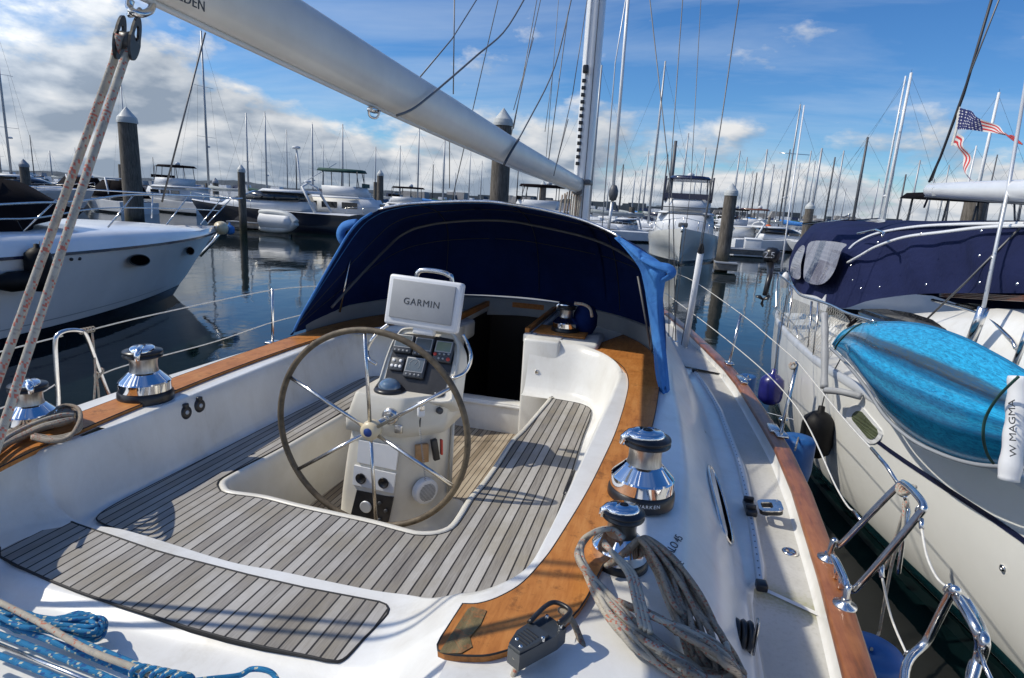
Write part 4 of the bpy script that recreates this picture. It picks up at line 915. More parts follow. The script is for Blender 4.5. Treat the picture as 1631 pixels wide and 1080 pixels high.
ropeline([PX(760, 640, -1.3)*0+PY(882, 280, 8.1), PY(892, 240, 8.1), PY(905, 190, 8.15)], .006, 'rig_dark')
ropeline([PY(880, 283, 8.1), PY(888, 286, 8.1), PY(908, 292, 8.1)], .006, 'rig_dark')
# forestay with furler, shrouds
fs0 = V((-1.15, 16.5, 1.7))
fq = PY(975, 322, 11.5); fq2 = PY(1005, -60, 11.2)
ropeline([PY(968, 372, 11.5), fq], .03, 'aluminium', 'furler_drum_shaft'); ropeline([fq, fq2], .030, 'white_paint', 'furled_jib_foil')
part(MB().lathe([(.0, -.14), (.06, -.12), (.085, -.03), (.085, .05), (.05, .14), (0, .16)], PY(977, 308, 11.45), n=14), 'furler_drum', 'mast_dark')
ropeline([PY(958, 374, 12), PY(980, 100, 12.2), PY(1000, -20, 12.2)], .012, 'aluminium', 'inner_forestay')
T0 = V((.30, 6.98, 1.40)); T1 = PY(1116, 402, 6.55)
part(MB().tube([T0, T1], .033, 14), 'shroud_roller', 'white_plastic'); part(MB().lathe([(.036, 0), (.03, .05), (.012, .10)], T1, frame((1, 0, 0), T1-T0), 14), 'roller_cap', 'black_plastic')
ropeline([T1, PY(1148, 200, 7.0), PY(1180, -20, 7.4)], .006, 'wire_grey', 'shroud'); ropeline([PY(1085, 460, 7.0)*0+V((.20, 7.2, 1.42)), PY(1072, 330, 7.2), PY(1034, -10, 7.6)], .006, 'wire_grey', 'shroud')
ropeline([V((.26, 7.05, 1.42)), PY(1126, 330, 7.1), PY(1147, 205, 7.3), PY(1160, 120, 7.4)], .005, 'wire_grey', 'shroud')
ropeline([V((.12, 7.4, 1.42)), PY(1066, 300, 7.5), PY(1088, -10, 7.8)], .0055, 'wire_grey', 'shroud')
ropeline([V((.16, 7.3, 1.42)), PY(1100, 300, 7.4), PY(1117, -10, 7.8)], .004, 'wire_grey', 'shroud')
for sgn in (1,):
    for p in ((.30, 6.98), (.20, 7.2), (.12, 7.4)): part(MB().box((p[0], p[1], 1.41), (.06, .08, .03), bev=.006), 'chainplate', 'stainless')
ropeline([V((2*X0-.3, 6.98, 1.4)), V((-1.6, 7.8, 9))], .006, 'wire_grey', 'shroud')
ropeline([PX(327, 52, -3.3), PX(258, 322, -3.44)], .006, 'wire_grey', 'backstay_runner')
# mainsheet block under the boom end and the two falls of the sheet
B0 = PX(214, 18, -1.26); B1 = PX(203, 60, -1.26); dn_ = (PX(186, 110, -1.26)-B1).normalized(); side = V((.95, .31, 0)).normalized()
BR = frame(side, -dn_)
sh = MB(); sh.tube(smoothpath([PX(208, 0, -1.26), PX(206, 12, -1.26), PX(214, 20, -1.24), PX(228, 22, -1.24), PX(240, 16, -1.25), PX(243, 6, -1.26)], 20), .0085, 8); part(sh, 'boom_end_shackle', 'stainless', boom)
blk = MB(); bl = [(.028*math.copysign(1, 1)*0+.021*math.sin(a)*(1.0 if math.cos(a) > 0 else .85), .056*math.cos(a)) for a in [2*math.pi*k/26 for k in range(26)]]
FRB = frame((0, 1, -.2), side)
sb = MB()
for dx in (-.020, .014): 
    M = Matrix.Translation(B1+side*dx) @ frame(dn_.cross(side), side).to_4x4()
    ringplate(sb, [(x, y) for x, y in bl], [(x*.45, y*.35-.012) for x, y in bl], .006, M)
blo = part(sb, 'mainsheet_block', 'black_plastic')
part(MB().lathe([(.010, -.012), (.020, -.010), (.018, 0), (.020, .010), (.010, .012)], B1-dn_*0-V((0, 0, .006)), frame((0, 0, 1), side), 24), 'sheave', 'grey_plastic', blo)
part(MB().tube(smoothpath([B1-dn_*.06, B1-dn_*.075+V((.01, 0, 0)), PX(216, 22, -1.26), PX(206, 24, -1.27), B1-dn_*.062+V((-.01, 0, 0))], 16), .006, 8), 'swivel_shackle', 'stainless', blo)
ms = root('mainsheet_rope', 'doubled off-white rope with red flecks running steeply down from the block under the boom end', 'rope')
pa_, pb_ = V((-1.30, .42, 1.68)), V((-1.255, .47, 1.68))
for (px0, py0), (px1, py1), xs in (((181, 98), (2, 590), -1.285), ((198, 96), (2, 690), -1.25)):
    a, b = PX(px0, py0, xs), PX(px1, py1, xs); b2 = b+(b-a).normalized()*((b.z-1.66)/max(.01, (a.z-b.z)/(a-b).length))
    up1 = B1+V((0, .0, 0))
    part(MB().tube([up1+V((0, -.03 if xs < -1.27 else .03, -.0))*.7, a, a.lerp(b2, .5), b2], .0085, 12), 'rope_fall', 'rope_sheet', ms)
# ---------------------------------------------------------------- lifelines, stanchions, stern rails
def tub(pts, r, name, mat='stainless', n=0, k=10, parent=None):
    return part(MB().tube(smoothpath(pts, n) if n else pts, r, k), name, mat, parent)
def on_x(px, py, x): return PX(px, py, x)
stn = []
for (bx, by), (tx, ty) in (((1161, 580), (1180, 500)), ((1243, 694), (1270, 576))):
    b = PZ(bx, by, 1.49); t = PX(tx, ty, b.x+.06); t = b+(t-b).normalized()*.60 if False else t
    o = tub([b, t], .0125, 'stanchion'); part(MB().box(b+V((0, 0, .012)), (.075, .12, .022), rotz(.12), bev=.008), 'stanchion_base', 'stainless', o); stn.append((b, t))
(b1, t1), (b2, t2) = stn
h1a = V((.805, 2.60, 1.492)); h1b = V((.79, 2.27, 1.492))
h1 = [h1a, h1a+V((.005, -.02, .10)), PX(1338, 868, .84), PX(1385, 820, .88), PX(1430, 775, .92), PX(1441, 771, .925), PX(1458, 786, .92), PX(1471, 806, .91), PX(1462, 822, .90), PX(1410, 885, .86), PX(1362, 938, .825), h1b+V((.005, .015, .07)), h1b]
o = tub(h1, .0125, 'stern_rail', n=90, k=12)
for h in (h1a, h1b): part(MB().lathe([(.042, 0), (.042, .008), (.018, .014), (.016, .03)], h, n=24), 'rail_foot', 'stainless', o)
part(MB().tube(smoothpath([PX(1441, 790, .925), PX(1447, 812, .98), PX(1440, 850, .91), PX(1431, 912, .95)], 16), .008, 8), 'rail_brace', 'stainless', o)
h2 = [V((.74, 1.30, 1.49)), PX(1440, 1085, .84), PX(1478, 1018, .94), PX(1512, 950, .91), PX(1522, 940, .90), PX(1535, 952, .98), PX(1556, 985, .98), PX(1568, 1020, .91), PX(1562, 1050, .96), PX(1545, 1095, .93), V((.72, 1.12, 1.49))]
o = tub(h2, .0135, 'stern_rail', n=90, k=12)
for h in (h2[0], h2[-1]): part(MB().lathe([(.042, 0), (.042, .008), (.018, .014), (.016, .03)], h, n=24), 'rail_foot', 'stainless', o)
tub([PX(1524, 950, .91), PX(1556, 1005, .91), PX(1560, 1040, .96), PX(1545, 1095, .93)], .0135, 'stern_rail_inner', n=24)
def wire(pts, n=30, r=.0042, name='lifeline', mat='line_white'): return tub(pts, r, name, mat, n=n, k=6)
fb = V((.30, 7.9, 2.02)); fb2 = V((.30, 7.9, 1.72))
wire([PZ(1066, 432, 2.05), PX(1105, 448, .40), t1, PX(1225, 537, .86), t2], 40)
wire([t2, PX(1340, 662, .93), PX(1390, 717, .905)], 20); tub([PX(1388, 714, .905), PX(1412, 742, .90), PX(1430, 770, .925)], .007, 'rigging_screw'); 
wire([PZ(1060, 467, 1.78), PX(1165, 547, .62), PX(1262, 640, .885), PX(1334, 780, .93), PX(1360, 815, .94)], 40)
tub([PX(1360, 814, .94), PX(1372, 830, .945)], .007, 'rigging_screw')
tub([PX(1467, 826, .91), PX(1468, 842, .908)], .008, 'rigging_screw'); wire([PX(1468, 842, .908), PX(1476, 885, .905), PX(1492, 920, .905), PX(1512, 938, .91)], 16)
tub([PX(1402, 892, .87), PX(1405, 920, .87)], .009, 'rigging_screw'); wire([PX(1405, 920, .87), PX(1420, 985, .93), PX(1446, 1046, .94)], 16)
tub([PX(1560, 1035, .91), PX(1568, 1060, .91), PX(1582, 1090, .91)], .006, 'rigging_screw')
for px, py, x in ((1402, 905, .87), (1465, 812, .91), (1447, 1043, .94), (1511, 938, .91)):
    part(MB().tube([PX(px, py, x)+V((.012*math.cos(a), .004*math.sin(a*2), .016*math.sin(a))) for a in [2*math.pi*k/14 for k in range(14)]], .003, 6, closed=True), 'shackle', 'stainless')
for px, py, x, n_ in ((1437, 780, .925, 4), (1262, 583, .89, 2)):      # lashings
    for k in range(n_):
        c = PX(px, py, x)+V((.004*k, -.008*k, .004*k))
        part(MB().tube([c+V((.018*math.cos(a), .014*math.sin(a), .018*math.sin(a+.6*k))) for a in [2*math.pi*j/14 for j in range(14)]], .006, 6, closed=True), 'lashing', 'rope_pale')
tub([PX(1440, 800, .925), PX(1437, 850, .91), PX(1420, 900, .96), PZ(1400, 1010, 1.0)], .006, 'hanging_line', 'rope_pale', n=20)
tub([PX(1443, 800, .925), PX(1441, 812, .925), PX(1410, 905, .95)], .006, 'hanging_line', 'rope_pale', n=12)
cl_ = MB(); b = V((.80, 2.42, 1.50)); cl_.tube(smoothpath([b+V((0, .12, .045)), b+V((0, .06, .052)), b+V((0, -.06, .052)), b+V((0, -.12, .045))], 12), [.009, .012, .014, .015, .016, .016, .016, .016, .015, .014, .012, .009], 10)
cl_.box(b+V((0, .035, .02)), (.022, .03, .05), bev=.006); cl_.box(b+V((0, -.035, .02)), (.022, .03, .05), bev=.006); part(cl_, 'mooring_cleat', 'chrome')
part(MB().box((.745, 5.45, 1.505), (.06, .22, .03), rotz(.12), bev=.01), 'fairlead', 'stainless'); part(MB().box((.825, 4.22, 1.505), (.07, .14, .03), rotz(.05), bev=.01), 'fairlead', 'stainless')
# port side
PS = -3.52
pb, pt = V((-3.47, 4.75, 1.49)), PX(434, 460, -3.47)
o = tub([pb, pt], .0125, 'stanchion'); part(MB().box(pb+V((0, 0, .012)), (.09, .13, .022), bev=.008), 'stanchion_base', 'stainless', o)
pb2 = V((-3.47, 6.6, 1.49)); tub([pb2, pb2+V((0, 0, .55))], .0125, 'stanchion')
ph = [V((-3.44, 2.62, 1.49)), PX(93, 650, -3.46), PX(90, 590, -3.46), PX(88, 548, -3.46), PX(92, 534, -3.46), PX(106, 527, -3.46), PX(126, 527, -3.46), PX(138, 536, -3.46), PX(160, 595, -3.46), PX(179, 640, -3.46), V((-3.44, 3.06, 1.49))]
tub(ph, .0135, 'stern_rail', n=80, k=12)
wire([PX(-30, 568, -3.5), PX(60, 545, -3.48), PX(100, 535, -3.47)], 12); wire([PX(138, 527, -3.47), PX(250, 500, -3.47), PX(434, 462, -3.47), PX(520, 455, -3.45)], 30)
wire([PX(-20, 658, -3.5), PX(60, 628, -3.48), PX(92, 610, -3.47)], 12); wire([PX(160, 597, -3.47), PX(208, 580, -3.47), PX(340, 545, -3.47), PX(432, 514, -3.47), PX(500, 497, -3.45)], 30)
for k in range(5):
    c = PX(134, 527, -3.465)+V((0, .02*k-.02, 0)); part(MB().tube([c+V((.016*math.cos(a), .003*math.sin(a), .016*math.sin(a))) for a in [2*math.pi*j/12 for j in range(12)]], .004, 6, closed=True), 'lashing', 'rope_pale')
for k in range(3):
    c = PX(158, 597, -3.465)+V((0, .015*k-.015, .01*k)); part(MB().tube([c+V((.018*math.cos(a), .006*math.sin(a), .018*math.sin(a))) for a in [2*math.pi*j/12 for j in range(12)]], .006, 6, closed=True), 'lashing', 'rope_pale')
tub([PX(147, 530, -3.46), PX(152, 590, -3.45), PX(149, 650, -3.44)], .006, 'hanging_line', 'rope_pale', n=10); tub([PX(154, 600, -3.46), PX(158, 640, -3.45), PX(150, 655, -3.44)], .006, 'hanging_line', 'rope_pale', n=10)
part(MB().tube(smoothpath([V((-.7+.9*k/10, -.4, 2.45)) for k in range(3)], 4), .001, 3), 'stay_wire', 'wire_grey') if False else None

# ---------------------------------------------------------------- rope clutch and coiled ropes
rc = MB(); CC = PZ(852, 1012, 1.90); CR = frame((.50, .86, 0), (0, 0, 1))
def cp_(x, y, z): return CC + CR @ V((x, y, z))
body = [(-.075, -.022), (.045, -.036), (.078, -.032), (.078, .030), (.055, .034), (-.03, .034), (-.075, .016)]
rc.slab([cp_(x, y, .0) for x, y in body], .042); 
clu = part(rc, 'rope_clutch', 'clutch_grey')
m = MB(); m.slab([cp_(x*.97, y*.97, .009) for x, y in [(-.075, -.02), (-.02, -.028), (.02, -.028), (.02, .034), (-.03, .034), (-.075, .016)]], .009); part(m, 'clutch_side_plate', 'clutch_grey', clu)
m = MB(); m.tube(smoothpath([cp_(.01, .03, .012), cp_(.07, .034, .024), cp_(.105, .026, .024), cp_(.108, -.018, .022), cp_(.06, -.022, .014)], 24), .0085, 8, flat=.7); part(m, 'clutch_handle', 'black_plastic', clu)
for x, y in ((-.06, -.01), (-.05, .012), (.065, .02), (.065, -.024), (.0, -.025)): part(MB().lathe([(.005, 0), (.005, .0105), (.003, .012), (0, .012)], cp_(x, y, 0), n=10), 'screw', 'stainless', clu)
for k in range(5): part(MB().box(cp_(-.04+.0*k, 0, .010), (.0018, .045, .0015), CR @ rotz(0)), 'grip_rib', 'black_plastic', clu) if False else part(MB().box(cp_(-.048+.010*k, .002, .0098), (.003, .038, .002), CR), 'grip_rib', 'black_plastic', clu)
rt = root('genoa_sheet_tail', 'weathered rope leaving the dark clutch on the capping and running aft over the deck', 'rope')
part(MB().tube(smoothpath([cp_(.07, -.01, -.01), cp_(.10, -.02, .012), PZ(893, 972, 1.90), PZ(912, 990, 1.86), PZ(925, 1020, 1.82), PZ(938, 1055, 1.80), PZ(950, 1095, 1.79)], 40), .0085, 10), 'rope_fall', 'rope_old', rt)
part(MB().tube(smoothpath([cp_(-.07, -.005, -.016), PZ(826, 1053, 1.85), PZ(818, 1075, 1.82), PZ(812, 1100, 1.80)], 20), .0078, 10), 'rope_end', 'rope_cream', rt)
# the big coil hung on the small starboard winch
coil = root('coiled_genoa_sheet', 'large coil of dirty grey rope with red flecks hanging over the small starboard winch', 'rope')
random.seed(11)
wc = V((-.045, 1.755))
def strand(px0, zs, r, mat, n=60, name='rope_turn'):
    pts = smoothpath([PZ(a, b, z) for (a, b), z in zip(px0, zs)], n); return part(MB().tube(pts, r, 10), name, mat, coil)
tops = [((1018+3*k, 862+2*k) if k < 9 else (930+3*(k-9), 860+4*(k-9))) for k in range(17)]
def jit(a): return random.uniform(-a, a)
for k in range(17):                                # turns on the right: from the winch down over the coaming side
    s = k/16; e = jit(1)
    pts = [(965+28*s, 902-8*s), (1000+16*s, 872-8*s), (1016+18*s, 862-4*s), (1040+36*s+jit(4), 898+jit(6)-8*s), (1062+52*s+jit(8), 955+jit(10)), (1080+72*s+jit(12), 1010+jit(12)), (1100+72*s+jit(14), 1052+jit(10)+10*s), (1118+60*s+jit(12), 1082+jit(6)), (1080+40*s, 1108)]
    z = 1.885+.011*(k % 5)
    strand(pts, [1.86, z-.01, z+.01, z-.01, 1.845+.011*(k % 5), 1.815+.010*((k+2) % 5), 1.79+.010*(k % 4), 1.77, 1.72], .0078, 'rope_old' if k % 5 else 'rope_pale')
for k in range(10):                                # lighter turns over the left side
    s = k/9
    pts = [(1000-8*s, 852+8*s), (984-6*s, 844), (962-9*s, 842+4*s), (940-12*s, 852+8*s), (924+4*s-6*(k % 2), 882+8*s), (938+18*s+jit(3), 930+jit(4)), (966+34*s+jit(5), 976+jit(6)), (1000+46*s+jit(6), 1022+jit(6)), (1050+56*s+jit(8), 1060+jit(6)), (1120+30*s, 1098)]
    strand(pts, [1.895+.004*k, 1.905+.005*k, 1.915+.005*k, 1.905, 1.885+.005*k, 1.872+.005*(k % 5), 1.858+.005*((k+2) % 5), 1.845+.004*(k % 3), 1.825, 1.80], .0080, 'rope_pale' if k % 3 else 'rope_cream')
for k in range(11):                                # slack loops at the lower end
    a0 = jit(14); pts = [(975+14*k+a0, 950+7*k), (1020+11*k+jit(8), 972+6*k), (1072+8*k+jit(8), 992+6*k+jit(5)), (1128+5*k, 1016+6*k), (1160+2*k+jit(5), 1042+5*k), (1150+4*k, 1066+4*k), (1110+3*k, 1066+4*k), (1058+6*k+jit(8), 1040+4*k), (1000+9*k, 1000+7*k)]
    zz = .008*(k % 4)
    strand(pts, [1.868+zz, 1.868+zz, 1.862+zz, 1.848+zz, 1.82+zz, 1.80+zz, 1.81+zz, 1.835+zz, 1.855+zz], .0080, 'rope_pale' if k in (0, 3, 5, 9) else 'rope_old')
for k in range(3):
    pts = [(962, 862+3*k), (978+4*k, 885+2*k), (1000+5*k, 915), (1012+6*k, 960), (1022+7*k, 1000+4*k)]
    strand(pts, [1.92, 1.925, 1.915, 1.90, 1.885], .0080, 'rope_pale')
# small coil on the port secondary winch
pc = root('coiled_spinnaker_sheet', 'grey rope lying in flat turns on the port coaming beside the small winch', 'rope')
for k in range(9):
    s = k/8; zz = 1.86+.010*(k % 4)
    pts = [(120-6*s, 655+2*k), (98, 652+3*k), (70-4*s, 660+3*k), (40, 672+3*k), (10-8*s, 690+3*k), (-20, 712+3*k)]
    part(MB().tube(smoothpath([PZ(a, b, z) for (a, b), z in zip(pts, [zz+.02, zz+.03, zz+.02, zz, zz, zz])], 30), .0085, 8), 'rope_turn', 'rope_old' if k % 3 else 'rope_pale', pc)
for k in range(6):
    pts = [(52, 690+1.5*k), (80, 697+1.2*k), (110, 692+1.0*k), (128, 682-3*k), (122, 664-3*k), (98, 652-1*k), (72, 656+2*k)]
    part(MB().tube(smoothpath([PZ(a, b, 1.862+.009*k) for a, b in pts], 30), .0085, 8), 'rope_turn', 'rope_old' if k % 2 else 'rope_pale', pc)
# blue traveller lines and the reddish sheet across the aft deck
bl_ = root('traveller_line', 'blue and white flecked lines running side by side over the aft deck, bottom left', 'rope')
ZB = 1.60
for k, (a, b, c_, d) in enumerate(((-40, 958, 330, 1108), (-40, 976, 300, 1112), (-40, 996, 270, 1122), (-40, 1030, 220, 1136))):
    part(MB().tube(smoothpath([PZ(a, b, ZB), PZ((a+c_)/2, (b+d)/2-4, ZB+.004), PZ(c_, d, ZB)], 16), .0085, 10), 'rope_fall', 'rope_blue', bl_)
part(MB().tube([PZ(-40, 1012, ZB), PZ(240, 1124, ZB)], .0065, 8), 'traveller_rail', 'stainless')
random.seed(5)
bc = root('coiled_blue_line', 'tangled heap of blue flecked rope behind the helm seat at the left edge', 'rope')
for k in range(10):
    pts = [(-30, 925+7*k), (20+2*k, 1000-3*k+random.uniform(-6, 6)), (75, 992+random.uniform(-8, 8)), (120+3*k, 986+random.uniform(-10, 4)), (150+random.uniform(-5, 14), 985+4*(k % 4)), (166-2*k, 1004+random.uniform(-6, 6)), (150-8*k, 1020-3*k), (100, 1010-2*k+random.uniform(-5, 5)), (40, 990+random.uniform(-5, 10)), (-30, 965)]
    part(MB().tube(smoothpath([PZ(a, b, 1.575+.006*k) for a, b in pts], 50), .0075, 8), 'rope_turn', 'rope_blue', bc)
rs = root('mainsheet_tail', 'cream rope with red flecks lying diagonally across the blue lines in the bottom left corner', 'rope')
part(MB().tube(smoothpath([PZ(-40, 940, 1.64), PZ(60, 990, 1.645), PZ(140, 1035, 1.65), PZ(220, 1066, 1.65), PZ(300, 1100, 1.64)], 30), .0088, 10), 'rope_fall', 'rope_cream', rs)
kn = root('knotted_blue_line', 'blue line wound in round turns about the cream rope at the bottom edge', 'rope')
for k in range(5):
    c = PZ(226+14*k, 1072+5*k, 1.648); part(MB().tube(smoothpath([c+V((.022*math.cos(a), .012*math.cos(a)+.004*k, .020*math.sin(a))) for a in [2*math.pi*j/10 for j in range(10)]], 24, True), .0075, 8, closed=True), 'rope_turn', 'rope_blue', kn)
part(MB().tube(smoothpath([PZ(290, 1088, 1.63), PZ(330, 1082, 1.62), PZ(380, 1076, 1.60), PZ(400, 1066, 1.60), PZ(425, 1068, 1.60), PZ(440, 1080, 1.59), PZ(450, 1110, 1.58)], 30), .0075, 8), 'rope_turn', 'rope_blue', kn)
part(MB().tube(smoothpath([PZ(250, 1075, 1.66), PZ(300, 1082, 1.63), PZ(320, 1100, 1.60)], 14), .0075, 8), 'rope_turn', 'rope_blue', kn)
# model lettering on the outside of the starboard coaming
lt = PZ(1072, 872, 1.806)
attach(lettering('MALO 45', .042, lt, frame((.27, .96, 0), (.05, 0, 1)), 'letter_grey', 'lettering', None, bold=0, shear=.35), boat)
attach(lettering('Classic', .03, PZ(1080, 905, 1.806), frame((.27, .96, 0), (.05, 0, 1)), 'letter_grey', 'lettering', None, shear=.4), boat)

for x, y in ((-2.36, 1.20), (-2.40, 1.13)): ropeline([V((x, y, 1.6)), V((x-.15, y-.1, 5.5))], .011, 'wire_grey', 'backstay')

# ================================================================ water, land
w_ = MB(); w_.add([V((-4000, -300, 0)), V((4000, -300, 0)), V((4000, 5000, 0)), V((-4000, 5000, 0))], [(0, 1, 2, 3)], 0, False)
o = w_.build('water', 'water'); o['kind'] = 'structure'
w_ = MB(); w_.add([V((-4000, -300, -3)), V((4000, -300, -3)), V((4000, 5000, -3)), V((-4000, 5000, -3))], [(0, 1, 2, 3)], 0, False)
random.seed(4)
def hills(name, y, x0, x1, h, seed, mat='far_land', n=120):
    random.seed(seed); rows = []
    for k, (dy, f) in enumerate(((0, .0), (30, .75), (90, 1.0), (260, .0))):
        r = []
        for i in range(n+1):
            x = x0+(x1-x0)*i/n; hh = h*(.55+.25*math.sin(i*.11+seed)+.2*math.sin(i*.043*seed+1)+.04*math.sin(i*1.7+seed))*math.sin(math.pi*min(1, max(0, (i/n))))**.3
            r.append(V((x, y+dy, -.5+hh*f)))
        rows.append(r)
    o = MB().loft(rows).build(name, mat); o['kind'] = 'structure'; return o
hills('hills', 2600, -2600, 400, 38, 2); hills('hills', 1500, 100, 2200, 16, 5); hills('hills', 900, -100, 900, 6, 3); hills('hills', 2100, -3200, -900, 26, 6)

# ================================================================ hulls for the neighbours
def hullrows(L, B, Hs, Hb, rake=1.0, fine=2.2, flare=.18, tr=.85, n=26, zw=0.0):
    """local coordinates: bow at +y, stern at y = 0; returns starboard rows from sheer to keel for each station"""
    st = []
    for k in range(n+1):
        t = k/n; t2 = max(0, (t-.35)/.65); w = B/2*(1-t2**fine); w *= tr+(1-tr)*min(1, t/.3); w = max(w, .012)
        H = Hs+(Hb-Hs)*t**2
        fl = flare*B/2*(t2**1.2)*(1 if w > .1 else w/.1); ww = max(.006, (w-fl)*.95)
        yl = lambda q: t*(L-rake*q)                # q: 0 at the sheer .. 1 at the waterline
        st.append([(w, yl(0), H), (w*.997-.0, yl(.15), H*.82+zw), ((w+ww)/2+fl*.10, yl(.45), H*.5), (ww+.02*B*(1-t), yl(.85), H*.16), (ww, yl(1), 0.02), (ww*.86, yl(1.05), -.25), (.0, yl(1.15), -.55)])
    return st
def hull_part(mb_parent, st, mat, boot='boot_black', bootz=.16, name='hull'):
    m = MB()
    for sg in (1, -1): m.loft([[V((x*sg, y, z)) for x, y, z in r] for r in st])
    a = st[0]; m.add([V((x*s_, y, z)) for s_, rr in ((1, a), (-1, a[::-1])) for x, y, z in rr], [tuple(range(2*len(a)))], 0, False)
    o = m.build(name, mat, mb_parent)
    b = MB()
    for sg in (1, -1):
        b.loft([[V((sg*(r[4][0]+.012+(r[3][0]-r[4][0])*bootz/max(.05, r[3][2])), r[4][1]+(r[3][1]-r[4][1])*bootz/max(.05, r[3][2]), bootz)), V((sg*(r[4][0]+.012), r[4][1], -.05))] for r in st])
    b.build('boot_stripe', boot, o)
    return o
def deck_part(parent, st, mat, inset_=.04, crown=.08, name='deck', drop=.02):
    m = MB(); m.loft([[V((u*max(.0, r[0][0]-inset_), r[0][1], r[0][2]-drop+crown*(1-u*u))) for u in (-1, -.7, -.3, 0, .3, .7, 1)] for r in st]); return m.build(name, mat, parent)
def lb(mb, name, mat, parent, **k): return mb.build(name, mat, parent, **k)

# ---------------------------------------------------------------- the yacht on our right, stern towards the far end
ny = root('neighbour_sailing_yacht', 'white cruising sailboat close alongside on the right with navy cockpit tent and kayak rack', 'sailing boat', loc=(3.6, 5, 0))
def npart(mb, name, mats, parent=None, **k): return attach(mb.build(name, mats, None, **k), parent or ny)
nyr = [-4.5, -3, -1.5, 0, 1.2, 2.4, 3.4, 4.1, 4.7, 5.2, 5.8, 6.4, 7.0, 7.7, 8.4, 9.2, 9.9, 10.4]
xdk = [(-4.5, 4.6), (-3, 4.0), (-1.5, 3.45), (0, 3.0), (1.2, 2.72), (2.4, 2.47), (3.4, 2.32), (4.1, 2.22), (4.7, 2.05), (5.2, 1.92), (5.8, 1.82), (6.4, 1.72), (7.0, 1.65), (7.7, 1.62), (8.4, 1.61), (9.2, 1.63), (9.9, 1.70), (10.4, 1.80)]
xwl = [(-4.5, 4.75), (-1.5, 3.9), (1.2, 3.15), (2.4, 2.92), (3.4, 2.72), (4.3, 2.60), (5.0, 2.46), (5.9, 2.25), (6.7, 2.12), (7.5, 2.02), (8.5, 1.95), (10.4, 2.0)]
NX = 3.75; nz = 1.43
nyy = [nyr[0]+(nyr[-1]-nyr[0])*k/70 for k in range(71)]
m = MB(); st_ = MB(); bt = MB(); dk2 = MB(); tr2 = MB()
rows = []; rs_ = []; rb = []; rd = []; rtq = []
for y in nyy:
    a, b = tab(xdk, y), tab(xwl, y); q = lambda z: b+(a-b)*max(0, (z/nz))**.42+(-.03*math.sin(math.pi*z/nz))
    rows.append([V((q(z), y, z)) for z in (nz, 1.2, .95, .7, .45, .25, .06)]+[V((b+.3, y, -.3))])
    rs_.append([V((q(1.12)-.006, y, 1.12)), V((q(1.08)-.006, y, 1.08))]); rb.append([V((q(.22)-.008, y, .22)), V((q(.10)-.008, y, .10)), V((b+.05, y, -.1))])
    rd.append([V((a+.03, y, nz-.01)), V((a+.35, y, nz+.01)), V((NX, y, nz+.06)), V((2*NX-a, y, nz))])
    rtq.append([V((a-.006, y, nz-.03)), V((a-.006, y, nz+.03)), V((a+.02, y, nz+.045)), V((a+.06, y, nz+.03)), V((a+.07, y, nz-.005))])
m.loft(rows); m.loft([[V((2*NX-p.x, p.y, p.z)) for p in r] for r in rows]); r0 = rows[-1]
m.add([V(p) for p in r0]+[V((2*NX-p.x, p.y, p.z)) for p in r0[::-1]], [tuple(range(2*len(r0)))], 0, False)
nh = npart(m, 'hull', 'hull_cream'); st_.loft([r for r in rs_ if r[0].y < 5.75]); npart(st_, 'hull_stripe', 'stripe_navy', nh)
bt.loft(rb); npart(bt, 'boot_stripe', 'boot_teal', nh); tr2.loft(rtq); npart(tr2, 'gunwale', 'aluminium', nh)
rd = MB().loft(rd); npart(rd, 'deck', 'gelcoat')
# coachroof: slab-sided at our edge, roof rising forward
m = MB(); rows = []
for y in [1.0+.22*k for k in range(36)]:
    a = tab(xdk, y); h = tab([(1.0, .55), (3, .85), (4.3, 1.02), (5.4, .92), (6.6, .66), (7.8, .36), (8.9, .30)], y); o1 = tab([(1, .35), (5, .30), (8.9, .42)], y)
    rows.append([V((a+o1, y, nz)), V((a+o1+.05, y, nz+h*.45)), V((a+o1+.14, y, nz+h*.8)), V((a+o1+.30, y, nz+h*.97)), V((NX, y, nz+h*1.06)), V((2*NX-a-o1-.3, y, nz+h*.95)), V((2*NX-a-o1, y, nz))])
m.loft(rows, caps=True); ncr = npart(m, 'coachroof', 'gelcoat')
wn_ = [PX(a, b, x) for a, b, x in ((1367, 497, 2.02), (1372, 492, 2.03), (1410, 492, 2.07), (1450, 498, 2.13), (1482, 508, 2.18), (1502, 522, 2.22), (1512, 533, 2.25), (1480, 533, 2.2), (1420, 520, 2.1), (1380, 514, 2.03), (1368, 508, 2.02))]
npart(MB().slab(wn_, .02, up_=V((-.95, 0, .3))), 'cabin_window', 'tinted_glass')
npart(MB().slab([PX(a, b, 2.55) for a, b in ((1522, 484), (1530, 482), (1560, 484), (1575, 491), (1545, 494))], .02, up_=V((0, 0, 1))), 'deck_hatch', 'tinted_glass')
e = [PX(a, b, 2.0) for a, b in rrect(52, 24, 11.9, 6, 0, 0)]
def pxr(cx, cy, w, h, ang, x, r=.49, n=6):
    c, s = math.cos(ang), math.sin(ang); return [PX(cx+a*c-b*s, cy+a*s+b*c, x) for a, b in rrect(w, h, min(w, h)*r, n)]
hx_ = 1.86
def onN(px, py, off=.0):
    d = ray(px, py); best = None
    for k in range(900):
        y = 2+7.5*k/900; p = CAM+d*(y/d.y)
        if 0 <= p.z <= nz:
            a, b = tab(xdk, y), tab(xwl, y); g = abs(p.x-(b+(a-b)*(p.z/nz)**.42-.03*math.sin(math.pi*p.z/nz)))
            if best is None or g < best[0]: best = (g, p)
    return best[1]-ray(px, py).normalized()*off
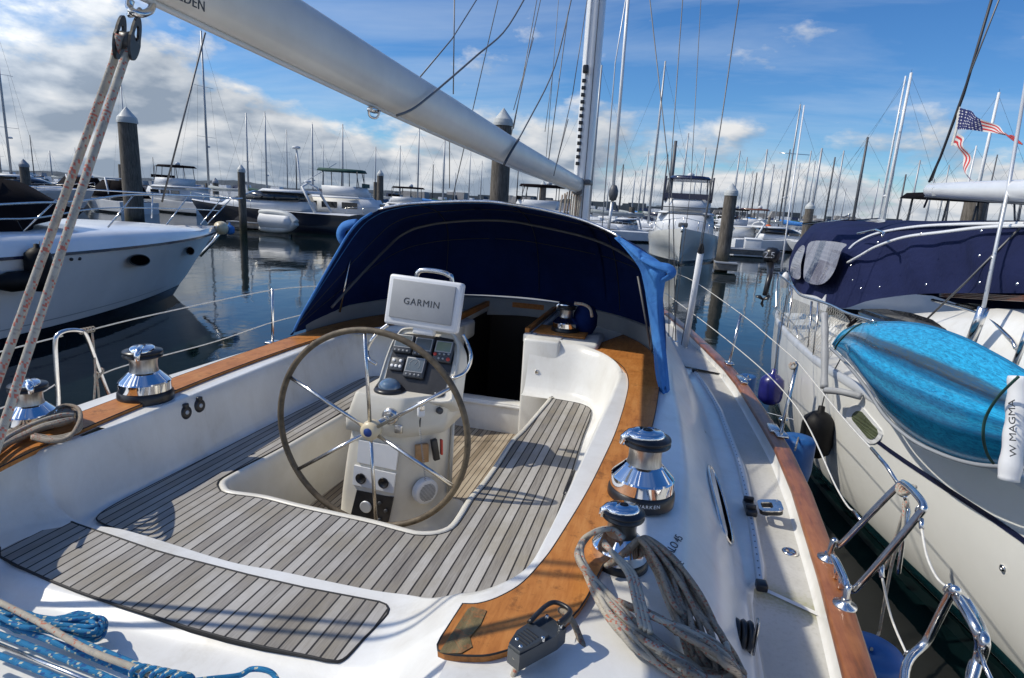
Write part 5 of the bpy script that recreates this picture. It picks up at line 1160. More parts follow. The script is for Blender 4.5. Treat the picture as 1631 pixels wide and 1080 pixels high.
def pxr2(cx, cy, w, h, ang, off, r=.49, n=6):
    c, s = math.cos(ang), math.sin(ang); return [onN(cx+a*c-b*s, cy+a*s+b*c, off) for a, b in rrect(w, h, min(w, h)*r, n)]
po_ = npart(MB().slab(pxr2(1376, 676, 70, 31, R(50), .02, .45), .015, up_=V((-1, 0, 0))), 'portlight_frame', 'white_plastic', nh)
npart(MB().slab(pxr2(1377, 677, 52, 20, R(50), .03, .45), .008, up_=V((-1, 0, 0))), 'portlight', 'portlight_glass', po_)
c_ = onN(1598, 905, .01); npart(MB().lathe([(.022, 0), (.022, .012), (.012, .012), (.010, .0)], c_, frame((0, 1, 0), (-1, 0, 0)), 16), 'drain_fitting', 'stainless', nh)
npart(MB().tube(smoothpath([PX(1485, 478, 2.45), PX(1560, 500, 2.45), PX(1605, 535, 2.4), PX(1618, 555, 2.4)], 20), .014, 8), 'grab_rail', 'stainless')
for k in range(4): npart(MB().tube(smoothpath([PX(1497, 464+2.5*k, 2.55), PX(1560, 468+2.5*k, 2.5), PX(1640, 472+2.5*k, 2.45)], 12), .008, 6), 'control_line', 'varnished_hull')
# navy cockpit tent
def c5(pts, n=60): return even(smoothpath([V(p) for p in pts], 200), n)
base = c5([PX(1262, 450, 1.95), PX(1272, 466, 1.92), PX(1300, 472, 1.95), PX(1322, 485, 2.0), PX(1345, 491, 2.05), PX(1380, 480, 2.15), PX(1420, 473, 2.25), PX(1470, 468, 2.35), PX(1550, 467, 2.40), PX(1660, 467, 2.45)])
mid1 = c5([PX(1256, 430, 2.0), PX(1262, 412, 2.05), PX(1284, 405, 2.08), PX(1310, 408, 2.1), PX(1345, 412, 2.12), PX(1375, 415, 2.2), PX(1420, 415, 2.3), PX(1480, 415, 2.4), PX(1560, 415, 2.45), PX(1660, 415, 2.5)])
edge = c5([PX(1262, 400, 2.15), PX(1270, 385, 2.18), PX(1292, 372, 2.2), PX(1330, 372, 2.22), PX(1355, 395, 2.22), PX(1376, 384, 2.35), PX(1420, 367, 2.45), PX(1480, 361, 2.55), PX(1560, 359, 2.6), PX(1660, 359, 2.65)])
topc = c5([PX(1290, 362, 2.9), PX(1300, 356, 2.95), PX(1330, 352, 3.0), PX(1360, 351, 3.05), PX(1400, 351, 3.1), PX(1440, 351, 3.2), PX(1480, 352, 3.2), PX(1530, 353, 3.2), PX(1580, 354, 3.2), PX(1660, 356, 3.2)])
far = [V((5.3, p.y, p.z-.05)) for p in topc]; farb = [V((5.5, p.y, 1.5)) for p in topc]
for k, r in enumerate((mid1,)):
    for i, p in enumerate(r): p.x += .03*math.sin(i*.55)+.02*math.sin(i*1.3)
m = MB().loft([base, [a.lerp(b, .5)+V((.03*math.sin(i*.4+1), 0, 0)) for i, (a, b) in enumerate(zip(base, mid1))], mid1, [a.lerp(b, .5)+V((-.02, 0, .01)) for a, b in zip(mid1, edge)], edge, [a.lerp(b, .5)+V((0, 0, .03)) for a, b in zip(edge, topc)], topc, far, farb])
m.add([base[0], mid1[0], edge[0], topc[0], far[0], farb[0]], [tuple(range(6))], 0, False)
tent = npart(m, 'cockpit_tent', 'purple_navy_canvas')
pip = smoothpath([PX(1344, 419, 2.12), PX(1352, 398, 2.2), PX(1368, 384, 2.3), PX(1400, 371, 2.4), PX(1460, 361, 2.5), PX(1540, 357, 2.56), PX(1660, 356, 2.6)], 50)
pip2 = smoothpath([PX(1350, 418, 2.1), PX(1370, 407, 2.13), PX(1395, 393, 2.2), PX(1440, 378, 2.3), PX(1500, 370, 2.4), PX(1570, 362, 2.5), PX(1660, 359, 2.55)], 50)
npart(MB().tube(pip, .018, 6, flat=.8), 'white_piping', 'white_paint', tent); npart(MB().tube(pip2, .018, 6, flat=.8), 'white_piping', 'white_paint', tent)
npart(MB().tube([PX(1366, 372, 2.2), PX(1395, 366, 2.2), PX(1408, 371, 2.15), PX(1405, 376, 2.1)], .012, 8), 'tent_handrail', 'stainless', tent)
m = MB()
def win(pts): return [PX(a, b, x) for a, b, x in pts]
for pts in (((1296, 385, 2.03), (1350, 388, 2.06), (1345, 400, 2.04), (1335, 430, 2.0), (1322, 448, 1.95), (1308, 454, 1.93), (1290, 450, 1.92), (1284, 440, 1.92), (1287, 410, 1.98)), ((1280, 392, 2.02), (1286, 395, 2.02), (1280, 420, 1.96), (1278, 444, 1.92), (1264, 440, 1.92), (1263, 425, 1.94), (1270, 405, 2.0))):
    w1 = smoothpath(win(pts), 40, True); npart(MB().poly([p-V((.035, 0, 0)) for p in w1]), 'vinyl_window', 'clear_vinyl', tent)
m = MB()
for a, b in ((1467, 372), (1398, 386), (1355, 423), (1358, 446), (1371, 459), (1401, 457), (1475, 453), (1560, 450), (1560, 407), (1563, 368), (1580, 410), (1620, 452)):
    m.lathe([(.012, 0), (.008, .006), (0, .007)], PX(a, b, 2.02 if a < 1420 else 2.22), frame((0, 1, 0), (-1, 0, .2)), 8)
o = npart(m, 'snap_fasteners', 'stainless', tent); o['kind'] = 'stuff'
npart(MB().slab([PX(a, b, 1.86) for a, b in ((1303, 484), (1315, 469), (1312, 488))], .01, up_=V((-1, 0, 0))), 'burgee', 'white_paint')
sp_ = MB(); sp_.slab([PX(a, b, 3.0) for a, b in ((1278, 355), (1300, 357), (1375, 354), (1410, 350), (1398, 347), (1360, 350), (1300, 353))], .03); npart(sp_, 'solar_panel', 'far_white')
npart(MB().tube([PX(1276, 358, 3.0), PX(1330, 352, 3.0), PX(1352, 349, 3.0), PX(1354, 341, 3.0), PX(1342, 347, 3.0)], .012, 6), 'arch_tube', 'stainless')
# boom with sail cover and backstay
b0, b1 = PX(1478, 303, 2.9), PX(1660, 305, 2.5); 
m = MB(); d = b1-b0
def bo(c, hw, hh): return [c+V((hw*math.cos(a), 0, hh*math.sin(a))) for a in [2*math.pi*k/18 for k in range(18)]]
m.loft([bo(b0, .05, .065), bo(b0.lerp(b1, .03), .06, .078), bo(b0.lerp(b1, .5), .07, .085), bo(b1, .075, .088), bo(b1+d*1.0, .08, .095)], True, caps=True); nb_ = npart(m, 'boom', 'white_paint')
npart(MB().tube([b0+V((-.02, 0, -.075)), b1+V((-.02, 0, -.092)), b1+d+V((0, 0, -.10))], .010, 6), 'boom_track', 'mast_dark', nb_)
npart(MB().slab([PX(a, b, 2.78) for a, b in ((1484, 312), (1485, 300), (1489, 297), (1489, 312))], .02, up_=V((-1, 0, 0))), 'outhaul_fitting', 'stainless', nb_)
npart(MB().tube([PX(1480, 290, 2.9), PX(1498, 250, 2.9), PX(1535, 150, 2.9), PX(1582, -10, 2.9)], .014, 6), 'backstay', 'rig_dark')
npart(MB().tube([PX(1484, 288, 2.9), PX(1540, 130, 2.9), PX(1595, -10, 2.9)], .008, 6), 'topping_lift', 'wire_grey')
npart(MB().tube([PX(1472, 330, 3.0), PX(1478, 315, 2.92), PX(1481, 300, 2.9)], .012, 6), 'mainsheet', 'rig_dark')
npart(MB().tube([PX(1566, 492, 2.25), PX(1606, 300, 2.5), PX(1636, 120, 2.7)], .014, 8), 'shroud', 'aluminium'); npart(MB().tube([PX(1545, 548, 2.25), PX(1567, 490, 2.25)], .036, 12), 'shroud_tube', 'stainless')
npart(MB().tube([PX(1617, 580, 2.3), PX(1640, 520, 2.3)], .02, 10), 'shroud_tube', 'stainless')
npart(MB().tube([PX(1464, 520, 2.2), PX(1540, 448, 2.35), PX(1640, 348, 2.6)], .009, 6), 'shroud', 'wire_grey')
# stern rail with netting and padded rack
def ntub(pts, r, name, mat='stainless', n=0, k=8): return npart(MB().tube(smoothpath(pts, n) if n else pts, r, k), name, mat)
def NP(px, py, x=1.66): return PX(px, py, x)
ntub([NP(1236, 492), NP(1237, 460), NP(1240, 436), NP(1244, 440), NP(1262, 455), NP(1275, 470), NP(1300, 478), NP(1325, 487), NP(1350, 499), NP(1392, 512)], .014, 'stern_rail', n=50)
ntub([NP(1231, 488), NP(1248, 500), NP(1265, 518), NP(1270, 530), NP(1270, 545)], .010, 'stern_rail', n=20)
for a, b, c_, d_ in ((1263, 455, 1251, 553), (1259, 453, 1258, 470), (1293, 480, 1288, 553), (1304, 482, 1296, 566)): ntub([NP(a, b), NP(c_, d_)], .013, 'stanchion')
ntub([NP(1268, 570), NP(1268, 555), NP(1273, 543), NP(1288, 537)], .010, 'stern_rail', n=16)
net = MB(); random.seed(8)
tl = [NP(1240, 440), NP(1262, 458), NP(1300, 480), NP(1340, 496), NP(1385, 514)]; bl2 = [NP(1230, 500), NP(1252, 540), NP(1285, 560), NP(1318, 575), NP(1345, 540)]
TL, BL = even(tl, 60), even(bl2, 60)
for k in range(0, 60, 1):
    for s_ in (1, -1):
        j = k+s_*8
        if 0 <= j < 60: net.tube([TL[k], TL[k].lerp(BL[k], .5).lerp(TL[j].lerp(BL[j], .5), .5)+V((.02*math.sin(k), 0, 0)), BL[j]], .0022, 3, caps=False)
npart(net, 'safety_net', 'line_white')
npart(MB().tube(smoothpath([NP(1313, 500, 1.6), NP(1314, 540, 1.6), NP(1313, 618, 1.6)], 20), [.034+.003*math.sin(k*1.1) for k in range(20)], 12), 'rack_padding', 'cover_grey')
npart(MB().tube(smoothpath([NP(1316, 622, 1.6), NP(1340, 624, 1.66), NP(1372, 632, 1.8)], 12), .032, 12), 'rack_padding', 'cover_grey')
rp = npart(MB().tube(smoothpath([PX(1624, 600, 1.76), PX(1618, 680, 1.76), PX(1606, 765, 1.76)], 20), [.047+.003*math.sin(k*1.3) for k in range(20)], 14), 'rack_padding', 'white_plastic')
attach(lettering('W MAGMA', .056, PX(1613, 682, 1.705), frame(PX(1615, 640, 1.705)-PX(1611, 720, 1.705), (-.97, -.25, 0)), 'letter_grey', 'lettering', None, bold=0), rp)
ntub([NP(1345, 497), NP(1356, 512), NP(1350, 520), NP(1365, 508), NP(1348, 528)], .012, 'black_strap', 'black_canvas', n=16)
# antenna pole, stern cushion, outboard motor on the rail
ntub([NP(1244, 432, 1.75), PX(1262, 300, 1.8), PX(1281, 168, 1.9)], .012, 'antenna_pole', 'white_paint'); ntub([PX(1264, 245, 1.8)+V((-.22, 0, .01)), PX(1264, 245, 1.8)+V((.24, 0, -.01))], .005, 'antenna_spreader')
npart(MB().lathe([(.05, -.12), (.07, -.05), (.06, .05), (.03, .11), (0, .13)], NP(1250, 446, 1.78), n=14), 'horseshoe_cover', 'white_paint')
om = root('outboard_motor', 'small black outboard motor hung on the stern rail of the right hand yacht, leg down', 'outboard motor')
oc = PX(1229, 406, 1.55)
ob = MB().lathe([(0, -.13), (.11, -.11), (.13, -.02), (.12, .06), (.07, .11), (0, .12)], oc, n=16); attach(ob.build('cowling', 'black_plastic'), om)
attach(lettering('2.5', .13, oc+V((-.05, -.125, .0)), frame((1, 0, 0), (0, -1, 0)), 'letter_white', 'lettering', None, bold=0), om)
attach(MB().tube([oc+V((0, 0, -.12)), PX(1226, 440, 1.5), PX(1218, 470, 1.45)], [.06, .04, .035], 10).build('leg', 'black_plastic'), om)
pr_ = MB()
for k in range(3):
    a = 2.1*k+.4; c_ = PX(1215, 477, 1.43); pr_.tube([c_, c_+V((.06*math.cos(a), 0, .06*math.sin(a))), c_+V((.11*math.cos(a+.3), .01, .11*math.sin(a+.3)))], [.02, .035, .02], 8, flat=.3)
attach(pr_.build('propeller', 'black_plastic'), om)
# flag on the backstay, wind-torn into two strips
fl = root('ragged_flag', 'torn red, white and blue striped flag with stars flying from the backstay at upper right', 'flag')
t = NT('flag_cloth'); uv = t.co('UV'); u, v, _ = t.xyz(uv)
stp = t.mth('GREATER_THAN', t.mth('FRACT', t.mth('MULTIPLY', v, 3.5)), .5)
c0 = t.mix(stp, (.62, .60, .58), (.50, .035, .04)); vo = t.nd('ShaderNodeTexVoronoi'); cbm = t.nd('ShaderNodeCombineXYZ'); t.L.new(t.mth('MULTIPLY', u, 20.0), cbm.inputs[0]); t.L.new(t.mth('MULTIPLY', v, 7.0), cbm.inputs[1])
vo.inputs['Randomness'].default_value = .25; vo.inputs['Scale'].default_value = 1; t.L.new(cbm.outputs[0], vo.inputs[0])
cant = t.mix(t.mth('LESS_THAN', vo.outputs[0], .27), (.02, .025, .12), (.6, .6, .62)); incan = t.mth('MULTIPLY', t.mth('LESS_THAN', u, .44), t.mth('GREATER_THAN', v, -.0))
t.set(Base_Color=t.mix(incan, c0, cant), Roughness=.8)
t = NT('flag_strip'); uv = t.co('UV'); u, v, _ = t.xyz(uv); st2 = t.mth('GREATER_THAN', t.mth('FRACT', t.mth('MULTIPLY', v, 2.5)), .5); t.set(Base_Color=t.mix(st2, (.62, .60, .58), (.50, .035, .04)), Roughness=.8)
def cloth(top, bot, x, mat, nm, amp):
    A_ = even(smoothpath([PX(a, b, x) for a, b in top], 80), 30); B_ = even(smoothpath([PX(a, b, x) for a, b in bot], 80), 30); m = MB(); nv = 10
    pts = [[A_[i].lerp(B_[i], j/nv)+V((amp*math.sin(i*.42+j*.25)*min(1, i/5), amp*.5*math.cos(i*.5), 0)) for j in range(nv+1)] for i in range(30)]
    vs = [p for r in pts for p in r]; fs = []; uvs = []
    for i in range(29):
        for j in range(nv):
            a = i*(nv+1)+j; fs.append((a, a+1, a+nv+2, a+nv+1)); q = lambda ii, jj: (ii/29, 1-jj/nv); uvs.append((q(i, j), q(i, j+1), q(i+1, j+1), q(i+1, j)))
    m.add(vs, fs, 0, True, uvs); attach(m.build(nm, mat), fl)
cloth([(1529, 171), (1550, 180), (1568, 191), (1590, 203), (1608, 214), (1619, 222)], [(1524, 206), (1545, 207), (1566, 210), (1590, 213), (1606, 217), (1618, 224)], 2.9, 'flag_cloth', 'upper_strip', .022)
cloth([(1526, 211), (1533, 222), (1541, 240), (1543, 255), (1542, 270), (1547, 287)], [(1518, 231), (1526, 234), (1531, 248), (1536, 262), (1538, 274), (1542, 287)], 2.9, 'flag_strip', 'lower_strip', .022)
attach(MB().slab([PX(1529, 170, 2.9), PX(1524, 207, 2.9), PX(1517, 232, 2.9), PX(1514, 232, 2.9), PX(1521, 205, 2.9), PX(1526, 170, 2.9)], .008, up_=V((-1, 0, 0))).build('heading_tape', 'line_white'), fl)
for k in range(3): attach(MB().tube(smoothpath([PX(1600+3*k, 212+3*k, 2.9), PX(1612, 222-3*k, 2.85), PX(1622+3*k, 228+k, 2.8)], 8), .006, 4).build('frayed_thread', 'red_plastic'), fl)

# ---------------------------------------------------------------- kayak lashed on the rack
kt = [(1327, 549), (1338, 533), (1352, 523), (1378, 516), (1420, 514), (1470, 518), (1530, 537), (1580, 562), (1625, 588), (1680, 625), (1740, 672), (1790, 722), (1812, 760)]
kb = [(1327, 553), (1345, 570), (1365, 592), (1388, 622), (1415, 662), (1455, 697), (1505, 722), (1560, 738), (1625, 743), (1690, 748), (1750, 756), (1795, 764), (1814, 768)]
kx = [1.58, 1.60, 1.63, 1.67, 1.72, 1.78, 1.84, 1.89, 1.93, 1.98, 2.05, 2.12, 2.16]
KT = even(smoothpath([PX(a, b, x) for (a, b), x in zip(kt, kx)], 120), 48); KB = even(smoothpath([PX(a, b, x+.02) for (a, b), x in zip(kb, kx)], 120), 48)
prf = [(0, 0), (.03, .03), (.12, .065), (.22, .09), (.31, .118), (.36, .125), (.42, .115), (.48, .122), (.53, .148), (.58, .150), (.64, .128), (.70, .126), (.75, .128), (.80, .105), (.90, .055), (.97, .02), (1, 0)]
rows = []
for i in range(48):
    g = min(1, i/10, (47-i)/8)**.8; w = (KT[i]-KB[i]).length
    nrm_ = V((-.93, -.12, .30)); rows.append([KT[i].lerp(KB[i], s)+nrm_*(h*g*min(1.3, w/.45)) for s, h in prf])
kay = root('kayak', 'marbled blue and black kayak lying on its side along the right hand yacht', 'kayak')
m = MB(); K_ = len(prf); vs = [p for r in rows for p in r]; fs = []; uvs = []
for i in range(47):
    for j in range(K_-1):
        a = i*K_+j; fs.append((a, a+1, a+K_+1, a+K_)); uvs.append(((i/47, prf[j][0]), (i/47, prf[j+1][0]), ((i+1)/47, prf[j+1][0]), ((i+1)/47, prf[j][0])))
m.add(vs, fs, 0, True, uvs); ins_ = [[KT[i].lerp(KB[i], s)+V((.16*math.sin(math.pi*s)*min(1, i/10, (47-i)/8), 0, 0)) for s in (0, .25, .5, .75, 1)] for i in range(48)]; m.loft(ins_); attach(m.build('hull', 'kayak_blue'), kay)
attach(MB().tube([p for p in KT], .012, 6).build('gunwale', 'kayak_blue'), kay); attach(MB().tube([p-V((.02, 0, .01)) for p in KB], .014, 6).build('deck_seam', 'far_grey'), kay)
kl = root('lashing_rope', 'dark green rope tied round the blue kayak in two places', 'rope')
for pts in ([(1330, 556, 1.50), (1336, 545, 1.46), (1356, 525, 1.5), (1372, 515, 1.6)], [(1622, 600, 1.68), (1590, 632, 1.66), (1570, 665, 1.66), (1566, 695, 1.68), (1572, 722, 1.78), (1582, 738, 1.86)]):
    attach(MB().tube(smoothpath([PX(*p) for p in pts], 24), .0075, 6).build('rope_turn', 'green_canvas'), kl)
# ---------------------------------------------------------------- fenders between the boats
def fender(name, label, c, r, h, mat, line, cat='fender', grp=None):
    f = root(name, label, cat, grp); c = V(c)
    attach(MB().lathe([(0, -h/2), (r*.5, -h/2+.02), (r*.92, -h/2+r*.5), (r, -h*.2), (r, h*.2), (r*.92, h/2-r*.5), (r*.5, h/2-.02), (r*.22, h/2), (r*.2, h/2+.05), (0, h/2+.06)], c, n=28).build('body', mat), f)
    attach(MB().tube([c+V((0, 0, h/2+.03))]+[V(p) for p in line], .006, 6).build('rope', 'rig_dark'), f); return f
fender('fender', 'dark blue cylinder fender hanging at the stern quarter of the white right hand yacht', PX(1228, 620, 1.44), .145, .42, 'fender_blue', [PX(1238, 560, 1.5), PX(1253, 470, 1.55)])
fender('fender', 'black fender hanging on the white hull below the blue kayak', PX(1301, 692, 1.66), .155, .50, 'fender_black', [PX(1318, 610, 1.72), PX(1345, 560, 1.75)])
def tubf(label, c, r, h, line):
    f = root('fender', label, 'fender'); c = V(c)
    attach(MB().lathe([(r*.3, -h), (r*.9, -h+.02), (r, -h+.1), (r, -.06), (r*.97, -.015), (r*.9, 0), (r*.3, .0), (0, -.02)], c, n=32).build('body', 'tub_blue'), f)
    attach(MB().tube([c]+line, .006, 6).build('rope', 'rope_pale'), f)
tubf('wide flat topped blue fender in the gap beside the second stanchion', PX(1272, 697, 1.06), .12, .34, [V((.93, 4.0, 1.45))])
tubf('blue fender whose round top shows beside the toe rail at the bottom edge', PX(1388, 1035, .98), .13, .5, [PZ(1400, 1010, 1.0)+V((0, 0, .02))])
tubf('small pale blue fender half hidden beyond the first stanchion', PX(1192, 598, .98), .09, .3, [V((.80, 5.6, 1.4))])

# ================================================================ the motor yacht on our left
my_ = root('motor_yacht', 'large white motor yacht close on the left with oval portlights and black foredeck cover', 'motor yacht', loc=(-12.4, 6, 0))
def mpart(mb, name, mats, parent=None, **k): return attach(mb.build(name, mats, None, **k), parent or my_)
bowT = PY(345, 366, 14.8); bowW = V((bowT.x, 13.05, 0))
XM = bowT.x
yy = [-6+ (bowT.y+6)*k/60 for k in range(61)]
def mhalf(y, q):                                # half beam at height fraction q (1 deck, 0 water)
    yb = bowW.y+(bowT.y-bowW.y)*q; t = max(0, 1-(yb-y)/9.5) if y < yb else 1; 
    W_ = 2.75*(1-.0*q)-(1-q)*.35; return max(.015, W_*(1-t**(2.1+.3*q)))
def mz(y): return 1.66+.05*max(0, (y-4)/10)
rows = []; bt_ = []; kn = []; up_r = []
for k in range(61):
    f = k/60
    def pt(q, z): yb = bowW.y+(bowT.y-bowW.y)*q; y = -6+(yb+6)*f; return V((XM+mhalf(y, q), y, z))
    zk = 1.62-.02*f; r = [pt(1.0, zk), pt(.80, zk*.82), pt(.52, zk*.55), pt(.30, zk*.30), pt(.12, .22), pt(.0, .02), pt(-.05, -.2)]; rows.append(r)
    kn.append([pt(1.0, zk+.02)+V((.02, 0, 0)), pt(1.0, zk-.03)+V((.02, 0, 0))]); up_r.append([pt(1.0, zk), pt(1.0, zk+.16)-V((.04, 0, 0)), pt(1.0, zk+.30*(1-f**6)+.02)-V((.16*(1-f**5), 0, 0)), pt(1.0, zk+.36*(1-f**6)+.02)-V((.45*(1-f**3), 0, 0)), V((XM, pt(1, 0).y, zk+.50*(1-f**6)+.02))])
    a_ = pt(.14, .25); b_ = pt(0, .0); bt_.append([a_+V((.012, 0, 0)), b_+V((.012, 0, 0))])
m = MB().loft(rows); m.loft([[V((2*XM-p.x, p.y, p.z)) for p in r] for r in rows]); mh = mpart(m, 'hull', 'hull_white')
mpart(MB().loft(kn), 'rub_rail', 'stripe_navy', mh); m = MB().loft(up_r); m.loft([[V((2*XM-p.x, p.y, p.z)) for p in r] for r in up_r]); mpart(m, 'foredeck', 'hull_white')
bt2 = MB().loft(bt_); mpart(bt2, 'boot_stripe', 'boot_black', mh)
ln = MB().loft([[r[3].lerp(r[4], .3)+V((.014, 0, 0)), r[3].lerp(r[4], .36)+V((.014, 0, 0))] for r in rows[10:57]]); mpart(ln, 'spray_line', 'far_grey', mh)
def onhull(px, py):                              # where the view through this pixel meets the topside
    d = ray(px, py); best = None
    for k in range(400):
        y = 2+13*k/400; p = CAM+d*(y/d.y); q = p.z/1.62
        if 0 <= q <= 1.0:
            g = abs(p.x-(XM+mhalf(y, q)))
            if best is None or g < best[0]: best = (g, p)
    return best[1] if best else PY(px, py, 9)
for px, py, a, b in ((217, 415, .40, .115), (298, 400, .36, .10)):
    c = onhull(px, py); c2 = onhull(px+12, py); c1 = onhull(px-12, py); t_ = (c2-c1).normalized(); n_ = V((t_.y, -t_.x, .12)).normalized(); u_ = n_.cross(t_)
    pts = [c+n_*.07+t_*(a*math.cos(q))+u_*(b*math.sin(q)) for q in [2*math.pi*j/28 for j in range(28)]]
    o = mpart(MB().poly(pts), 'portlight', 'dark_port', mh); mpart(MB().tube(pts, .012, 6, closed=True), 'portlight_rim', 'black_plastic', o)
for px, py in ((113, 413), (126, 412)): mpart(MB().lathe([(.03, 0), (.03, .02), (0, .02)], onhull(px, py), frame((0, 1, 0), (1, 0, 0)), 12), 'vent', 'black_plastic', mh)
# black cover over the windscreen and foredeck
cv = smoothpath([V((XM+2.2, -2, 1.7)), V((XM+2.25, 3, 1.9)), PX(0, 372, XM+2.25), PX(60, 357, XM+2.1), PX(126, 343, XM+1.7)], 30)
ct = smoothpath([V((XM+1.6, -2, 4.0)), V((XM+1.6, 3, 3.6)), PX(-60, 270, XM+1.6), PX(0, 284, XM+1.5), PX(35, 291, XM+1.4), PX(70, 309, XM+1.5), PX(126, 342, XM+1.6)], 30)
m = MB().loft([cv, [a.lerp(b, .5)+V((.12, 0, .08)) for a, b in zip(cv, ct)], ct, [V((2*XM-q.x+0, q.y, q.z)) for q in ct], [V((2*XM-q.x, q.y, q.z)) for q in cv]]); mpart(m, 'foredeck_cover', 'black_canvas')
# bow rail
def mx(px, py): 
    d = ray(px, py); best = None
    for k in range(500):
        y = 1+14.2*k/500; p = CAM+d*(y/d.y); g = abs(p.x-(XM+mhalf(min(y, bowT.y), 1.0)-.12))
        if best is None or g < best[0]: best = (g, p)
    return best[1]
rail_ = [mx(a, b) for a, b in ((-40, 330), (0, 326), (60, 323), (120, 321), (200, 311), (260, 311), (320, 313), (350, 315), (372, 317))]
rail2 = [mx(a, b) for a, b in ((-40, 352), (0, 349), (60, 347), (140, 334), (200, 331), (260, 332), (320, 334), (350, 336))]
tip_ = PY(386, 316, 15.6)
ro = mpart(MB().tube(smoothpath(rail_+[tip_], 60), .018, 8), 'bow_rail', 'stainless'); mpart(MB().tube(smoothpath(rail2, 40), .013, 8), 'bow_rail_lower', 'stainless', ro)
frl = [V((2*XM-p.x, p.y, p.z)) for p in rail_]; mpart(MB().tube(smoothpath(frl+[tip_], 60), .018, 8), 'bow_rail', 'stainless')
for (a, b), (c_, d_) in (((38, 368), (90, 318)), ((172, 362), (212, 312)), ((265, 358), (300, 313)), ((320, 357), (354, 315)), ((331, 356), (368, 317))):
    mpart(MB().tube([mx(a, b), mx(c_, d_)], .014, 8), 'rail_post', 'stainless', ro)
for k in (2, 4, 5, 6): p = frl[k]; mpart(MB().tube([p, p+V((.25, -.35, -.62))], .014, 8), 'rail_post', 'stainless', ro)
mpart(MB().lathe([(0, -.2), (.16, -.15), (.2, 0), (.14, .16), (0, .2)], PY(352, 363, 15.0), rotz(.3) @ Matrix.Rotation(R(70), 3, 'X'), 14), 'anchor_cover', 'hub_cream')
mpart(MB().tube([PY(352, 366, 15.0), PY(340, 385, 14.9), PY(318, 408, 14.6)], .05, 8), 'bow_roller', 'stainless')
fender('fender', 'light blue fender at the bow tip of the left hand motor yacht', PY(366, 366, 15.3), .13, .3, 'faded_blue_canvas', [PY(352, 352, 15.1)])
c_ = onhull(47, 428)+V((.20, 0, 0)); fender('fender', 'black upright fender hanging on the left hand motor yacht', c_, .19, .72, 'fender_black', [onhull(40, 392)+V((.15, 0, 0)), mx(28, 352)])
f_ = root('fender', 'black fender lying level against the hull at the left edge', 'fender'); c_ = onhull(14, 446)+V((.2, 0, 0)); FR2 = frame((0, 0, 1), (.1, 1, 0))
attach(MB().lathe([(0, -.35), (.10, -.3), (.16, -.12), (.16, .12), (.1, .3), (0, .35)], c_, FR2, 20).build('body', 'fender_black'), f_); attach(MB().tube([c_+V((0, .3, .05)), c_+V((0, .4, .6))], .006, 6).build('rope', 'rig_dark'), f_)

# ================================================================ the rest of the marina
def at0(px, D):                                  # point on the water at distance D below a given pixel column
    best = None; lo, hi = 250.0, 1080.0
    for _ in range(50):
        m_ = (lo+hi)/2; d = ray(px, m_)
        if d.z >= -1e-5 or (d*(ZC/-d.z)).y > D: lo = m_
        else: hi = m_
    return PZ(px, (lo+hi)/2, 0)
GP = 'pilings standing in the water of the marina'
def piling(px_base, D, top_px, r, cap, label):
    """px_base: pixel column at the foot, top_px: pixel row of the cap's tip"""
    p = at0(px_base, D); lo, hi = 0, 14
    for _ in range(40):
        h = (lo+hi)/2; c = CM.transposed() @ (V((p.x, p.y, h))-CAM); row = CY-FPX*c.y/-c.z
        if row > top_px: lo = h
        else: hi = h
    h = (lo+hi)/2; o = root('piling', label, 'piling', GP, (p.x, p.y, 0))
    ch = r*1.5 if cap else 0
    m = MB().lathe([(r, -2), (r*1.0, h*.4), (r*.93, h-ch)], (p.x, p.y, 0), n=14); attach(m.build('post', 'pile_wood'), o)
    if cap: attach(MB().lathe([(r*1.06, h-ch-.12), (r*1.06, h-ch+.02), (r*.98, h-ch+.25*ch), (.02, h)], (p.x, p.y, 0), n=8, sharp=True).build('cap', 'rubber_white' if cap == 1 else 'far_grey'), o)
    return o
piling(216, 30, 170, .52, 1, 'tall thick weathered piling with pale cap rising beyond the left motor yacht')
piling(200, 46, 262, .32, 0, 'darker bare piling just left of and behind the tall thick one')
piling(388, 33, 262, .23, 1, 'slim piling with pale cap in front of the dark hulled motor cruiser')
piling(46, 40, 253, .36, 2, 'stubby piling in front of the cruiser at the far left')
piling(605, 58, 270, .34, 1, 'piling with pale cap at the bow of the green topped trawler')
piling(598, 60, 290, .25, 0, 'short bare piling leaning close to the capped one by the trawler')
piling(790, 31, 172, .50, 1, 'thick piling with white pointed cap rising behind the boom')
piling(860, 60, 288, .36, 1, 'piling with white cap between the boom and the mast')
piling(1148, 34, 292, .34, 1, 'tall leaning looking piling with white cap right of the flybridge cruiser')
piling(1278, 58, 320, .38, 1, 'piling with white cap above the corner of the navy tent')
piling(1518, 26, 318, .40, 0, 'square topped brown piling under the right hand boom')
piling(1003, 80, 330, .4, 0, 'far dark piling behind the small pilothouse boat')
piling(345, 70, 283, .40, 2, 'far piling at the foot of the tall mast at left')
piling(332, 75, 292, .35, 0, 'low far piling left of the furled grey sail')

